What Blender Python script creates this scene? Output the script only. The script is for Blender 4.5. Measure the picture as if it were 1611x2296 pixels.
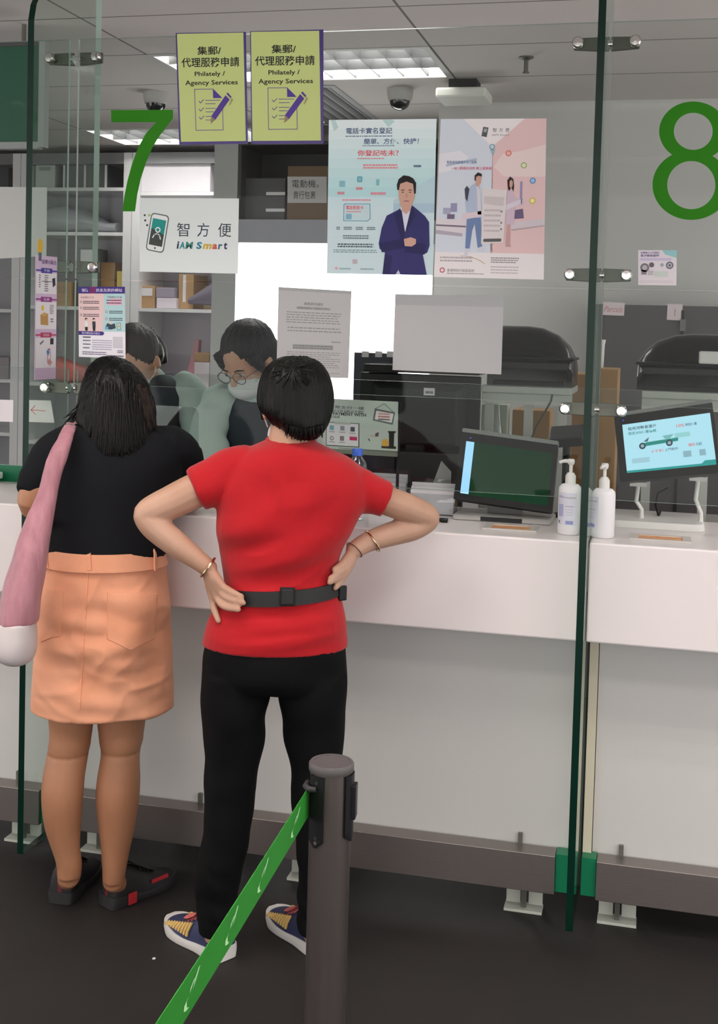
import bpy, bmesh, math, random
from mathutils import Vector, Matrix, noise, Quaternion
for o in list(bpy.data.objects): bpy.data.objects.remove(o, do_unlink=True)
SC = bpy.context.scene
COL = SC.collection
# ------------------------------------------------------------------ camera
F_PX, CX, CY = 2750.0, 805.0, 877.4
EYE = Vector((0, 0, 1.65))
_y, _p, _r = math.radians(13.75), math.radians(2.881), math.radians(1.547)
FWD = Vector((-math.sin(_y)*math.cos(_p), math.cos(_y)*math.cos(_p), -math.sin(_p)))
_rt = Vector((math.cos(_y), math.sin(_y), 0)); _dn = FWD.cross(_rt)
RT = math.cos(_r)*_rt - math.sin(_r)*_dn
DN = math.sin(_r)*_rt + math.cos(_r)*_dn
cam = bpy.data.cameras.new('camera'); camo = bpy.data.objects.new('camera', cam); COL.objects.link(camo)
m = Matrix((( RT.x, -DN.x, -FWD.x, 0), (RT.y, -DN.y, -FWD.y, 0), (RT.z, -DN.z, -FWD.z, EYE.z), (0, 0, 0, 1)))
camo.matrix_world = m
cam.sensor_fit = 'AUTO'; cam.sensor_width = 36; cam.lens = F_PX/2296*36
cam.shift_x = (805.5-CX)/2296; cam.shift_y = -(1148-CY)/2296
cam.clip_start = 0.05; cam.clip_end = 60
SC.camera = camo
# ------------------------------------------------------------------ view, world, lights
SC.view_settings.view_transform = 'Standard'; SC.view_settings.look = 'None'
SC.view_settings.gamma = 1.0; SC.view_settings.use_curve_mapping = False
SC.view_settings.exposure = 1.26
SC.cycles.use_denoising = True
SC.cycles.max_bounces = 14; SC.cycles.transparent_max_bounces = 32; SC.cycles.diffuse_bounces = 4
SC.cycles.caustics_reflective = False; SC.cycles.caustics_refractive = False
SC.cycles.sample_clamp_indirect = 3.0
W = bpy.data.worlds.new('hall'); SC.world = W; W.use_nodes = True
W.node_tree.nodes['Background'].inputs[0].default_value = (1.0, 0.97, 0.95, 1)
W.node_tree.nodes['Background'].inputs[1].default_value = 0.8
LAMP_HALL, LAMP_STAFF, BOARD_GLOW = 33.0, 22.0, 2.2  # last value: glow standing in for light on the wall panel
# ------------------------------------------------------------------ pixel -> place helpers
def ray(px, py): return (RT*((px-CX)/F_PX) + DN*((py-CY)/F_PX) + FWD)
def PY(px, py, y): d = ray(px, py); return EYE + d*(y/d.y)
def PZ(px, py, z): d = ray(px, py); return EYE + d*((z-EYE.z)/d.z)
def PX(px, py, x): d = ray(px, py); return EYE + d*(x/d.x)
# ------------------------------------------------------------------ materials
def lin(c): c /= 255.0; return c/12.92 if c <= 0.04045 else ((c+0.055)/1.055)**2.4
_M = {}
def M(name, col=None, rough=.5, metal=0., spec=.5, bump=None, var=None, emis=0., coat=0., sheen=0., trans=0., alpha=1., stretch=None):
    if name in _M: return _M[name]
    mt = bpy.data.materials.new(name); mt.use_nodes = True
    nt = mt.node_tree; b = nt.nodes['Principled BSDF']
    c = (lin(col[0]), lin(col[1]), lin(col[2]), 1)
    b.inputs['Base Color'].default_value = c; b.inputs['Roughness'].default_value = rough
    b.inputs['Metallic'].default_value = metal; b.inputs['Specular IOR Level'].default_value = spec
    if coat: b.inputs['Coat Weight'].default_value = coat; b.inputs['Coat Roughness'].default_value = .08
    if sheen: b.inputs['Sheen Weight'].default_value = sheen
    if trans: b.inputs['Transmission Weight'].default_value = trans
    if alpha < 1: b.inputs['Alpha'].default_value = alpha
    if emis:
        b.inputs['Emission Color'].default_value = c; b.inputs['Emission Strength'].default_value = emis
    if bump or var:
        tc = nt.nodes.new('ShaderNodeTexCoord'); mp = nt.nodes.new('ShaderNodeMapping')
        nt.links.new(tc.outputs['Object'], mp.inputs[0])
        if stretch: mp.inputs['Scale'].default_value = stretch
    if bump:
        n = nt.nodes.new('ShaderNodeTexNoise'); n.inputs['Scale'].default_value = bump[0]; n.inputs['Detail'].default_value = 4
        nt.links.new(mp.outputs[0], n.inputs['Vector'])
        bp = nt.nodes.new('ShaderNodeBump'); bp.inputs['Strength'].default_value = bump[1]
        bp.inputs['Distance'].default_value = bump[2] if len(bump) > 2 else .005
        nt.links.new(n.outputs['Fac'], bp.inputs['Height']); nt.links.new(bp.outputs[0], b.inputs['Normal'])
    if var:   # (scale, colour2, low, high)
        n2 = nt.nodes.new('ShaderNodeTexNoise'); n2.inputs['Scale'].default_value = var[0]; n2.inputs['Detail'].default_value = 6
        nt.links.new(mp.outputs[0], n2.inputs['Vector'])
        rp = nt.nodes.new('ShaderNodeValToRGB')
        rp.color_ramp.elements[0].position = var[2]; rp.color_ramp.elements[1].position = var[3]
        rp.color_ramp.elements[0].color = c; v = var[1]
        rp.color_ramp.elements[1].color = (lin(v[0]), lin(v[1]), lin(v[2]), 1)
        nt.links.new(n2.outputs['Fac'], rp.inputs[0]); nt.links.new(rp.outputs[0], b.inputs['Base Color'])
    _M[name] = mt; return mt
def RGB(r, g, b, rough=.6, emis=0.):
    return M('ink_%d_%d_%d_%d_%d' % (r, g, b, int(rough*100), int(emis*100)), (r, g, b), rough, emis=emis, spec=.3)
def glass_mat(name, tint, refl=.045, rough=0.0, power=5.0):
    if name in _M: return _M[name]
    mt = bpy.data.materials.new(name); mt.use_nodes = True; nt = mt.node_tree
    for n in list(nt.nodes): nt.nodes.remove(n)
    out = nt.nodes.new('ShaderNodeOutputMaterial'); mix = nt.nodes.new('ShaderNodeMixShader')
    tr = nt.nodes.new('ShaderNodeBsdfTransparent'); tr.inputs[0].default_value = (*tint, 1)
    gl = nt.nodes.new('ShaderNodeBsdfGlossy'); gl.inputs['Roughness'].default_value = rough
    lw = nt.nodes.new('ShaderNodeLayerWeight'); lw.inputs[0].default_value = .5
    pw = nt.nodes.new('ShaderNodeMath'); pw.operation = 'POWER'; pw.inputs[1].default_value = power
    ma = nt.nodes.new('ShaderNodeMath'); ma.operation = 'MULTIPLY_ADD'; ma.inputs[1].default_value = 1-refl; ma.inputs[2].default_value = refl
    nt.links.new(lw.outputs['Facing'], pw.inputs[0]); nt.links.new(pw.outputs[0], ma.inputs[0])
    nt.links.new(ma.outputs[0], mix.inputs[0]); nt.links.new(tr.outputs[0], mix.inputs[1]); nt.links.new(gl.outputs[0], mix.inputs[2])
    nt.links.new(mix.outputs[0], out.inputs[0])
    _M[name] = mt; return mt
def emit_mat(name, col, s):
    if name in _M: return _M[name]
    mt = bpy.data.materials.new(name); mt.use_nodes = True; nt = mt.node_tree
    for n in list(nt.nodes): nt.nodes.remove(n)
    out = nt.nodes.new('ShaderNodeOutputMaterial'); e = nt.nodes.new('ShaderNodeEmission')
    e.inputs[0].default_value = (lin(col[0]), lin(col[1]), lin(col[2]), 1); e.inputs[1].default_value = s
    nt.links.new(e.outputs[0], out.inputs[0]); _M[name] = mt; return mt
def paper_mat(name, col, through=.5):
    if name in _M: return _M[name]
    mt = M(name, col, .5, spec=.3); nt = mt.node_tree; b = nt.nodes['Principled BSDF']; out = nt.nodes['Material Output']
    tl = nt.nodes.new('ShaderNodeBsdfTranslucent'); tl.inputs[0].default_value = (lin(col[0]), lin(col[1]), lin(col[2]), 1); mx = nt.nodes.new('ShaderNodeMixShader'); mx.inputs[0].default_value = through
    nt.links.new(b.outputs[0], mx.inputs[1]); nt.links.new(tl.outputs[0], mx.inputs[2]); nt.links.new(mx.outputs[0], out.inputs[0]); return mt
# ------------------------------------------------------------------ objects
def tag(o, label, cat=None, group=None, kind=None):
    if label: o['label'] = label
    if cat: o['category'] = cat
    if group: o['group'] = group
    if kind: o['kind'] = kind
    return o
def thing(name, label, cat, loc=(0, 0, 0), group=None, rz=0):
    o = bpy.data.objects.new(name, None); COL.objects.link(o); o.empty_display_size = .05
    o.location = loc; o.rotation_euler = (0, 0, rz); tag(o, label, cat, group); return o
def root_loc(o):
    while o.parent: o = o.parent
    return Vector(o.location)
class MB:
    """collects shapes in world space, builds ONE mesh object"""
    def __init__(s): s.v = []; s.f = []; s.m = []; s.mats = []
    def mi(s, mat):
        if mat not in s.mats: s.mats.append(mat)
        return s.mats.index(mat)
    def add(s, vs, fs, mat):
        k = len(s.v); s.v += [Vector(v) for v in vs]; i = s.mi(mat)
        for f in fs: s.f.append([k+a for a in f]); s.m.append(i)
        return s
    def hexa(s, p, mat):   # 8 points: bottom 4 ccw, top 4 ccw
        return s.add(p, [(3, 2, 1, 0), (4, 5, 6, 7), (0, 1, 5, 4), (1, 2, 6, 5), (2, 3, 7, 6), (3, 0, 4, 7)], mat)
    def box(s, a, b, mat):
        (x0, y0, z0), (x1, y1, z1) = a, b
        return s.hexa([(x0, y0, z0), (x1, y0, z0), (x1, y1, z0), (x0, y1, z0), (x0, y0, z1), (x1, y0, z1), (x1, y1, z1), (x0, y1, z1)], mat)
    def obox(s, c, u, v, w, mat):   # centre and three half-axes
        c, u, v, w = map(Vector, (c, u, v, w))
        return s.hexa([c-u-v-w, c+u-v-w, c+u+v-w, c-u+v-w, c-u-v+w, c+u-v+w, c+u+v+w, c-u+v+w], mat)
    def quad(s, a, b, c, d, mat): return s.add([a, b, c, d], [(0, 1, 2, 3)], mat)
    def rings(s, rings, mat, caps=True, closed=False):
        n = len(rings[0]); vs = [p for r in rings for p in r]; fs = []
        k = len(rings)
        for i in range(k if closed else k-1):
            j = (i+1) % k
            for a in range(n):
                b = (a+1) % n; fs.append((i*n+a, i*n+b, j*n+b, j*n+a))
        if caps and not closed:
            fs.append(tuple(range(n-1, -1, -1))); fs.append(tuple((k-1)*n+a for a in range(n)))
        return s.add(vs, fs, mat)
    def tube(s, pts, r, mat, n=10, caps=True, closed=False, flat=1., up=None):
        pts = [Vector(p) for p in pts]; rr = r if isinstance(r, (list, tuple)) else [r]*len(pts)
        R = []; prev = None
        for i, p in enumerate(pts):
            if closed: t = pts[(i+1) % len(pts)]-pts[i-1]
            else: t = pts[min(i+1, len(pts)-1)]-pts[max(i-1, 0)]
            t.normalize()
            if prev is None:
                a = Vector(up) if up else (Vector((0, 0, 1)) if abs(t.z) < .9 else Vector((1, 0, 0)))
            else: a = prev
            u = (a - t*a.dot(t)).normalized(); prev = u; w = t.cross(u)
            R.append([p + u*(rr[i]*flat*math.cos(2*math.pi*k/n)) + w*(rr[i]*math.sin(2*math.pi*k/n)) for k in range(n)])
        return s.rings(R, mat, caps, closed)
    def cyl(s, a, b, r, mat, n=24, r2=None): return s.tube([a, b], [r, r2 if r2 is not None else r], mat, n)
    def lathe(s, c, prof, mat, n=32, axis=(0, 0, 1), sx=1., sy=1.):
        c = Vector(c); ax = Vector(axis).normalized(); q = Vector((0, 0, 1)).rotation_difference(ax)
        R = [[c + q @ Vector((r*sx*math.cos(2*math.pi*k/n), r*sy*math.sin(2*math.pi*k/n), h)) for k in range(n)] for r, h in prof]
        return s.rings(R, mat)
    def ellip(s, c, rx, ry, rz, mat, n=20, k=12, q=None):
        c = Vector(c); R = []
        for i in range(k+1):
            t = math.pi*(i/k); t = min(max(t, .06), math.pi-.06)
            R.append([Vector((rx*math.sin(t)*math.cos(2*math.pi*a/n), ry*math.sin(t)*math.sin(2*math.pi*a/n), -rz*math.cos(t))) for a in range(n)])
        R = [[c + (q @ p if q else p) for p in r] for r in R]
        return s.rings(R, mat)
    def build(s, name, parent=None, loc=None, smooth=False, bevel=0, kind=None, seg=2):
        me = bpy.data.meshes.new(name)
        if loc is None:
            if parent: L = root_loc(parent)
            else:
                xs = [v.x for v in s.v]; ys = [v.y for v in s.v]
                L = Vector(((min(xs)+max(xs))/2, (min(ys)+max(ys))/2, min(v.z for v in s.v)))
        else: L = Vector(loc)
        me.from_pydata([v-L for v in s.v], [], s.f)
        for mt in s.mats: me.materials.append(mt)
        me.polygons.foreach_set('material_index', s.m)
        bm = bmesh.new(); bm.from_mesh(me); bmesh.ops.recalc_face_normals(bm, faces=bm.faces); bm.to_mesh(me); bm.free()
        o = bpy.data.objects.new(name, me); COL.objects.link(o)
        if parent: o.parent = parent
        else: o.location = L
        if smooth:
            me.polygons.foreach_set('use_smooth', [True]*len(me.polygons))
            me.set_sharp_from_angle(angle=math.radians(42))
        if bevel:
            md = o.modifiers.new('edge', 'BEVEL'); md.width = bevel; md.segments = seg; md.limit_method = 'ANGLE'; md.angle_limit = math.radians(40)
        if kind: o['kind'] = kind
        return o
def copy_tree(o, parent=None):
    c = o.copy(); COL.objects.link(c)
    if parent: c.parent = parent
    for ch in list(o.children): copy_tree(ch, c)
    return c
# ------------------------------------------------------------------ text outlines
_FC = {}
def text_mesh(body, bold=0.):
    key = (body, bold)
    if key in _FC: return _FC[key]
    cu = bpy.data.curves.new('t', 'FONT'); cu.body = body; cu.size = 1; cu.offset = bold; cu.resolution_u = 2; cu.fill_mode = 'FRONT'
    ob = bpy.data.objects.new('t', cu); COL.objects.link(ob)
    dg = bpy.context.evaluated_depsgraph_get(); me = bpy.data.meshes.new_from_object(ob.evaluated_get(dg))
    vs = [(v.co.x, v.co.y) for v in me.vertices]; fs = [tuple(p.vertices) for p in me.polygons]
    bpy.data.objects.remove(ob, do_unlink=True); bpy.data.curves.remove(cu); bpy.data.meshes.remove(me)
    _FC[key] = (vs, fs); return vs, fs
class Sheet(MB):
    """a flat printed sheet: (u, v) in 0..1, v down, corners TL TR BR BL, thickness behind it"""
    def __init__(s, tl, tr, br, bl, mat, thick=.0012, back=None):
        super().__init__(); s.c = [Vector(p) for p in (tl, tr, br, bl)]
        n = (s.c[1]-s.c[0]).cross(s.c[3]-s.c[0]).normalized()
        if n.dot(EYE-s.c[0]) < 0: n = -n
        s.n = n; s.lv = 0
        s.w = (s.c[1]-s.c[0]).length; s.h = (s.c[3]-s.c[0]).length
        f = s.c; b = [p-n*thick for p in s.c]
        s.hexa([b[3], b[2], b[1], b[0], f[3], f[2], f[1], f[0]], mat)
    def at(s, u, v, l=1):
        a = s.c[0].lerp(s.c[1], u); b = s.c[3].lerp(s.c[2], u); return a.lerp(b, v) + s.n*(.00022*l)
    def rect(s, u0, v0, u1, v1, mat, l=1): return s.quad(s.at(u0, v0, l), s.at(u1, v0, l), s.at(u1, v1, l), s.at(u0, v1, l), mat)
    def poly(s, pts, mat, l=1): return s.add([s.at(u, v, l) for u, v in pts], [tuple(range(len(pts)))], mat)
    def line(s, pts, w, mat, l=1):   # w in metres
        for (u0, v0), (u1, v1) in zip(pts, pts[1:]):
            a, b = s.at(u0, v0, l), s.at(u1, v1, l); t = (b-a).normalized(); q = t.cross(s.n)*(w/2); t = t*(w/2)
            s.quad(a-t-q, b+t-q, b+t+q, a-t+q, mat)
        return s
    def disc(s, u, v, r, mat, l=1, n=24, r0=0., sy=1.):   # r in metres
        c = s.at(u, v, l); ex = (s.c[1]-s.c[0]).normalized(); ey = (s.c[3]-s.c[0]).normalized()
        P = [c+ex*(r*math.cos(2*math.pi*k/n))+ey*(r*sy*math.sin(2*math.pi*k/n)) for k in range(n)]
        if r0:
            Q = [c+ex*(r0*math.cos(2*math.pi*k/n))+ey*(r0*sy*math.sin(2*math.pi*k/n)) for k in range(n)]
            return s.add(P+Q, [(k, (k+1) % n, n+(k+1) % n, n+k) for k in range(n)], mat)
        return s.add(P, [tuple(range(n))], mat)
    def text(s, body, u0, v0, u1, v1, mat, l=2, bold=0., shear=0.):
        vs, fs = text_mesh(body, bold)
        if not vs: return s
        xa, xb = min(v[0] for v in vs), max(v[0] for v in vs); ya, yb = min(v[1] for v in vs), max(v[1] for v in vs)
        W_, H_ = max(xb-xa, 1e-6), max(yb-ya, 1e-6)
        P = [s.at(u0+(u1-u0)*((x-xa)/W_)+shear*((y-ya)/H_)*(u1-u0), v1+(v0-v1)*((y-ya)/H_), l) for x, y in vs]
        return s.add(P, fs, mat)
    def lines(s, u0, v0, u1, v1, n, mat, seed=1, l=1, fill=.45):   # rows of fine print too small to read
        r = random.Random(seed); dv = (v1-v0)/n
        for i in range(n):
            a = v0+i*dv; u = u0; end = u1-(u1-u0)*(.25*r.random() if i % 3 == 2 else .03*r.random())
            while u < end-.01*(u1-u0):
                w = (u1-u0)*r.uniform(.03, .09); e = min(u+w, end); s.rect(u, a+dv*.2, e, a+dv*(.2+fill), mat, l); u = e+(u1-u0)*.014
        return s
# ================================================================== the room
CEIL = 2.77; PANE = 3.45; CT = 1.103; CF = 3.286
XL, XR, YB = -5.6, 3.2, 7.75
def tile_mat():
    mt = bpy.data.materials.new('ceiling_tile'); mt.use_nodes = True; nt = mt.node_tree; b = nt.nodes['Principled BSDF']
    b.inputs['Roughness'].default_value = .85
    tc = nt.nodes.new('ShaderNodeTexCoord'); sp = nt.nodes.new('ShaderNodeSeparateXYZ'); nt.links.new(tc.outputs['Object'], sp.inputs[0])
    def groove(axis, period, off, w):
        a = nt.nodes.new('ShaderNodeMath'); a.operation = 'ADD'; a.inputs[1].default_value = 100*period-off; nt.links.new(sp.outputs[axis], a.inputs[0])
        md = nt.nodes.new('ShaderNodeMath'); md.operation = 'MODULO'; md.inputs[1].default_value = period; nt.links.new(a.outputs[0], md.inputs[0])
        ls = nt.nodes.new('ShaderNodeMath'); ls.operation = 'LESS_THAN'; ls.inputs[1].default_value = w; nt.links.new(md.outputs[0], ls.inputs[0]); return ls
    gx = groove('X', 1.2, -.93, .010); gy = groove('Y', .6, 4.8, .010)
    mx = nt.nodes.new('ShaderNodeMath'); mx.operation = 'MAXIMUM'; nt.links.new(gx.outputs[0], mx.inputs[0]); nt.links.new(gy.outputs[0], mx.inputs[1])
    no = nt.nodes.new('ShaderNodeTexNoise'); no.inputs['Scale'].default_value = 2.2; nt.links.new(tc.outputs['Object'], no.inputs['Vector'])
    rp = nt.nodes.new('ShaderNodeValToRGB'); nt.links.new(no.outputs['Fac'], rp.inputs[0])
    rp.color_ramp.elements[0].color = (lin(214), lin(206), lin(203), 1); rp.color_ramp.elements[1].color = (lin(226), lin(219), lin(216), 1)
    mc = nt.nodes.new('ShaderNodeMix'); mc.data_type = 'RGBA'; nt.links.new(mx.outputs[0], mc.inputs[0]); nt.links.new(rp.outputs[0], mc.inputs[6])
    mc.inputs[7].default_value = (lin(120), lin(116), lin(114), 1); nt.links.new(mc.outputs[2], b.inputs['Base Color'])
    return mt
TILE = tile_mat()
FLOOR = M('grey_vinyl', (30, 27, 26), .6, var=(5, (25, 23, 22), .35, .7), bump=(160, .08, .002), spec=.4)
WALL = M('wall_paint', (204, 203, 201), .6, bump=(60, .03, .002))
WHITE = M('white_laminate', (236, 228, 228), .28, spec=.5)
def struct(mb, name, **k):
    o = mb.build(name, loc=(0, 0, 0), **k); o['kind'] = 'structure'; return o
struct(MB().box((XL, -3.2, -.1), (XR, YB, 0), FLOOR), 'floor')
# troffer openings: (x0, y0, x1, y1)
TROF = [(-2.13, 4.805, -.93, 5.395), (-3.33, 6.605, -2.13, 7.195), (-1.13+.15, .62+.0, .22, 1.21), (-3.33, .605, -2.13, 1.195), (-.93+.0, -1.195, .27, -.605), (1.47, .605, 2.67, 1.195),  # side and rear hall openings added out of view for more hall light
        (-2.13, 1.805, -.93, 2.395), (.27, 1.805, 1.47, 2.395), (.9, 4.805, 2.1, 5.395), (-4.9, 4.805, -3.7, 5.395)]
TROF[2] = (-.93, .605, .27, 1.195)
GRIL = (-1.93, 5.5, -1.50, 6.58)
def ceiling():
    mb = MB(); cuts = TROF+[GRIL]
    xs = sorted(set([XL, XR]+[c[0] for c in cuts]+[c[2] for c in cuts])); ys = sorted(set([-3.2, YB]+[c[1] for c in cuts]+[c[3] for c in cuts]))
    for x0, x1 in zip(xs, xs[1:]):
        for y0, y1 in zip(ys, ys[1:]):
            cx, cy = (x0+x1)/2, (y0+y1)/2
            if any(c[0] < cx < c[2] and c[1] < cy < c[3] for c in cuts): continue
            mb.quad((x0, y0, CEIL), (x1, y0, CEIL), (x1, y1, CEIL), (x0, y1, CEIL), TILE)
    mb.box((XL, -3.2, CEIL+.22), (XR, YB, CEIL+.3), TILE)
    struct(mb, 'ceiling')
ceiling()
struct(MB().box((XL, YB, 0), (XR, YB+.1, CEIL), WALL), 'wall_back')
struct(MB().box((-1.10, 6.0, 0), (XR, 6.12, CEIL), WALL), 'wall_right')
struct(MB().box((XL-.1, 3.6, 0), (XL, YB, CEIL), WALL), 'wall_left')
# ------------------------------------------------------------------ ceiling lights with louvres
TRW = M('troffer_white', (240, 240, 240), .35)
TRL = M('louvre_metal', (150, 150, 152), .3, metal=.7)
TRG = M('troffer_frame', (214, 212, 210), .5)
LMAT = {'hall': emit_mat('hall_lamp', (255, 246, 238), LAMP_HALL), 'staff': emit_mat('staff_lamp', (255, 250, 246), LAMP_STAFF)}
def troffer(r, label, key, nx=11, ny=3):
    x0, y0, x1, y1 = r; t = thing('ceiling_light', label, 'ceiling light', ((x0+x1)/2, (y0+y1)/2, CEIL), 'louvred ceiling lights')
    f = MB(); e = .025; zb = CEIL-.004; zt = CEIL+.012
    f.box((x0, y0, zb), (x1, y0+e, zt), TRG).box((x0, y1-e, zb), (x1, y1, zt), TRG).box((x0, y0+e, zb), (x0+e, y1-e, zt), TRG).box((x1-e, y0+e, zb), (x1, y1-e, zt), TRG)
    f.build('frame', t)
    h = MB(); h.box((x0, y0, CEIL+.10), (x1, y1, CEIL+.108), TRW)
    for a, b in (((x0, y0, zt), (x0+.004, y1, CEIL+.1)), ((x1-.004, y0, zt), (x1, y1, CEIL+.1)), ((x0, y0, zt), (x1, y0+.004, CEIL+.1)), ((x0, y1-.004, zt), (x1, y1, CEIL+.1))): h.box(a, b, TRW)
    h.build('housing', t)
    for k in range(ny):
        y = y0+(y1-y0)*(k+.5)/ny
        g = MB(); g.cyl((x0+.05, y, CEIL+.074), (x1-.05, y, CEIL+.074), .014, LMAT[key], 12); g.build('tube', t, smooth=True)
    lv = MB()
    for k in range(1, nx):
        x = x0+(x1-x0)*k/nx; lv.hexa([(x-.002, y0+e, CEIL+.002), (x+.002, y0+e, CEIL+.002), (x+.002, y1-e, CEIL+.002), (x-.002, y1-e, CEIL+.002), (x-.009, y0+e, CEIL+.05), (x+.009, y0+e, CEIL+.05), (x+.009, y1-e, CEIL+.05), (x-.009, y1-e, CEIL+.05)], TRL)
    for k in range(1, ny):
        y = y0+(y1-y0)*k/ny; lv.hexa([(x0+e, y-.003, CEIL+.002), (x1-e, y-.003, CEIL+.002), (x1-e, y+.003, CEIL+.002), (x0+e, y+.003, CEIL+.002), (x0+e, y-.02, CEIL+.05), (x1-e, y-.02, CEIL+.05), (x1-e, y+.02, CEIL+.05), (x0+e, y+.02, CEIL+.05)], TRL)
    lv.build('louvre', t)
    return t
TL = ['louvred ceiling light behind the two yellow signs', 'louvred ceiling light beyond the green number 7', 'louvred hall ceiling light nearest in front of counter 7', 'added unseen louvred hall ceiling light to the left over the queue', 'added unseen louvred hall ceiling light over the waiting area behind', 'added unseen louvred hall ceiling light to the right before counter 8',
      'louvred hall ceiling light nearest the counter before the number 7', 'louvred hall ceiling light nearest the counter before the number 8', 'louvred ceiling light over the right staff area', 'louvred ceiling light over the far left staff area']
for i, r in enumerate(TROF): troffer(r, TL[i], 'staff' if r[1] > 3.5 else 'hall')
# ================================================================== counters, glass
FIN = (-1.762, -.174, 1.414); FT = .0095
GREEN_EDGE = M('glass_edge_green', (2, 36, 27), .25, spec=.25)
GL_FIN = glass_mat('fin_glass', (.885, .935, .905), .016)
GL_PANE = glass_mat('pane_glass', (.905, .925, .914), .010)
GL_EDGE = M('pane_edge', (206, 222, 214), .25)
STEEL = M('brushed_steel', (150, 141, 138), .36, metal=.9, bump=(30, .1, .002), stretch=(.4, 6, 14))
CHROME = M('polished_steel', (225, 222, 220), .12, metal=1.)
GREYMET = M('satin_grey_metal', (112, 112, 104), .4, metal=.6)
PANEL = M('counter_panel', (208, 206, 204), .35)
GREENB = M('green_block', (0, 112, 74), .4)
BAYS = ((-3.35, FIN[0]-FT-.002, 'left of the left glass fin'), (FIN[0]+FT+.002, FIN[1]-FT-.002, 'under the green number 7'), (FIN[1]+FT+.002, FIN[2]-FT-.002, 'under the green number 8'))
def counter(x0, x1, where, k):
    t = thing('service_counter', 'white service counter with deep apron '+where, 'counter', ((x0+x1)/2, CF, 0), 'service counters')
    w = MB(); pr = [(CF, .8345), (CF, CT), (3.80, CT), (3.80, CT-.035), (CF+.03, CT-.035), (CF+.03, .8345)]
    w.rings([[Vector((x, y, z)) for y, z in pr] for x in (x0, x1)], WHITE); w.build('worktop', t, bevel=.005)
    p = MB().box((x0+.03 if k == 2 else x0+.004, 3.468, .19), (x1-.004, 3.49, CT-.036), PANEL); p.build('front_panel', t)
    if k == 2: MB().box((x0+.004, 3.45, .185), (x0+.028, 3.468, .834), M('cream_strip', (214, 206, 184), .4)).build('edge_strip', t)
    q = MB().box((x0+.045, 3.40, .085), (x1-.045, 3.462, .195), STEEL); q.build('plinth', t, bevel=.002)
    for a, b in ((x0+.004, x0+.044), (x1-.044, x1-.004)): MB().box((a, 3.412, .09), (b, 3.462, .197), GREENB).build('end_block', t)
    for fx in (x0+.105, x0+.78, x1-.135):
        f = MB(); f.box((fx-.054, 3.446, 0), (fx+.054, 3.50, .008), M('foot_plate', (196, 198, 188), .5)).box((fx-.007, 3.462, .008), (fx+.007, 3.478, .19), GREYMET)
        f.box((fx-.052, 3.490, .008), (fx-.012, 3.498, .05), M('foot_plate', None)).box((fx+.012, 3.490, .008), (fx+.052, 3.498, .05), M('foot_plate', None)); f.build('foot', t)
    for cx in (x0+.11, x0+.44, x1-.15):
        MB().box((cx-.006, 3.456, .19), (cx+.006, 3.468, .225), GREYMET).build('panel_clip', t)
    return t
for k, (a, b, wh) in enumerate(BAYS): counter(a, b, wh, k)
# ------------------------------------------------------------------ glass fins
def fin(x, label):
    y0, y1 = 3.186, 3.612
    prof = [(y0, .092), (y0, 2.50), (y0+.012, 2.545), (y0+.05, 2.60), (y0+.07, 2.64), (y0+.075, CEIL-.002), (y1, CEIL-.002), (y1, CT+.002)]
    prof2 = [(3.285, CT+.002), (3.285, .8335), (3.395, .8335), (3.395, .092)]   # notch for the counter
    pr = prof+[(3.285, CT+.002)]+[(3.285, .8335), (3.466, .8335), (3.466, .092)]
    mb = MB(); n = len(pr)
    A = [Vector((x-FT, y, z)) for y, z in pr]; B = [Vector((x+FT, y, z)) for y, z in pr]
    mb.add(A, [tuple(range(n))], GL_FIN); mb.add(B, [tuple(range(n))], GL_FIN)
    for i in range(n):
        j = (i+1) % n; front = i < 5 or i >= 11
        mb.quad(A[i], A[j], B[j], B[i], GREEN_EDGE if front else GL_EDGE)
    o = mb.build('glass_fin', loc=(x, 3.3, .092)); tag(o, label, 'glass fin', 'upright glass fins between the counters'); return o
fin(FIN[0], 'tall green edged glass fin left of the green number 7')
fin(FIN[1], 'tall green edged glass fin between the green numbers 7 and 8')
# ------------------------------------------------------------------ panes
def pane(x0, x1, z0, z1, y, n):
    mb = MB(); h = .005
    P = [Vector(p) for p in ((x0, y-h, z0), (x1, y-h, z0), (x1, y+h, z0), (x0, y+h, z0), (x0, y-h, z1), (x1, y-h, z1), (x1, y+h, z1), (x0, y+h, z1))]
    for f, mt in (((0, 1, 5, 4), GL_PANE), ((2, 3, 7, 6), GL_PANE), ((3, 2, 1, 0), GL_EDGE), ((4, 5, 6, 7), GL_EDGE), ((1, 2, 6, 5), GL_EDGE), ((3, 0, 4, 7), GL_EDGE)):
        mb.quad(*[P[i] for i in f], mt)
    struct(mb, 'window_%d' % n)
n = 0
for a, b, _ in BAYS:
    for z0, z1, y in ((1.783, 2.505, PANE), (1.462, 1.777, PANE), (1.195, 1.504, PANE+.022)):
        n += 1; pane(a+.004, b-.004, z0, z1, y, n)
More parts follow.
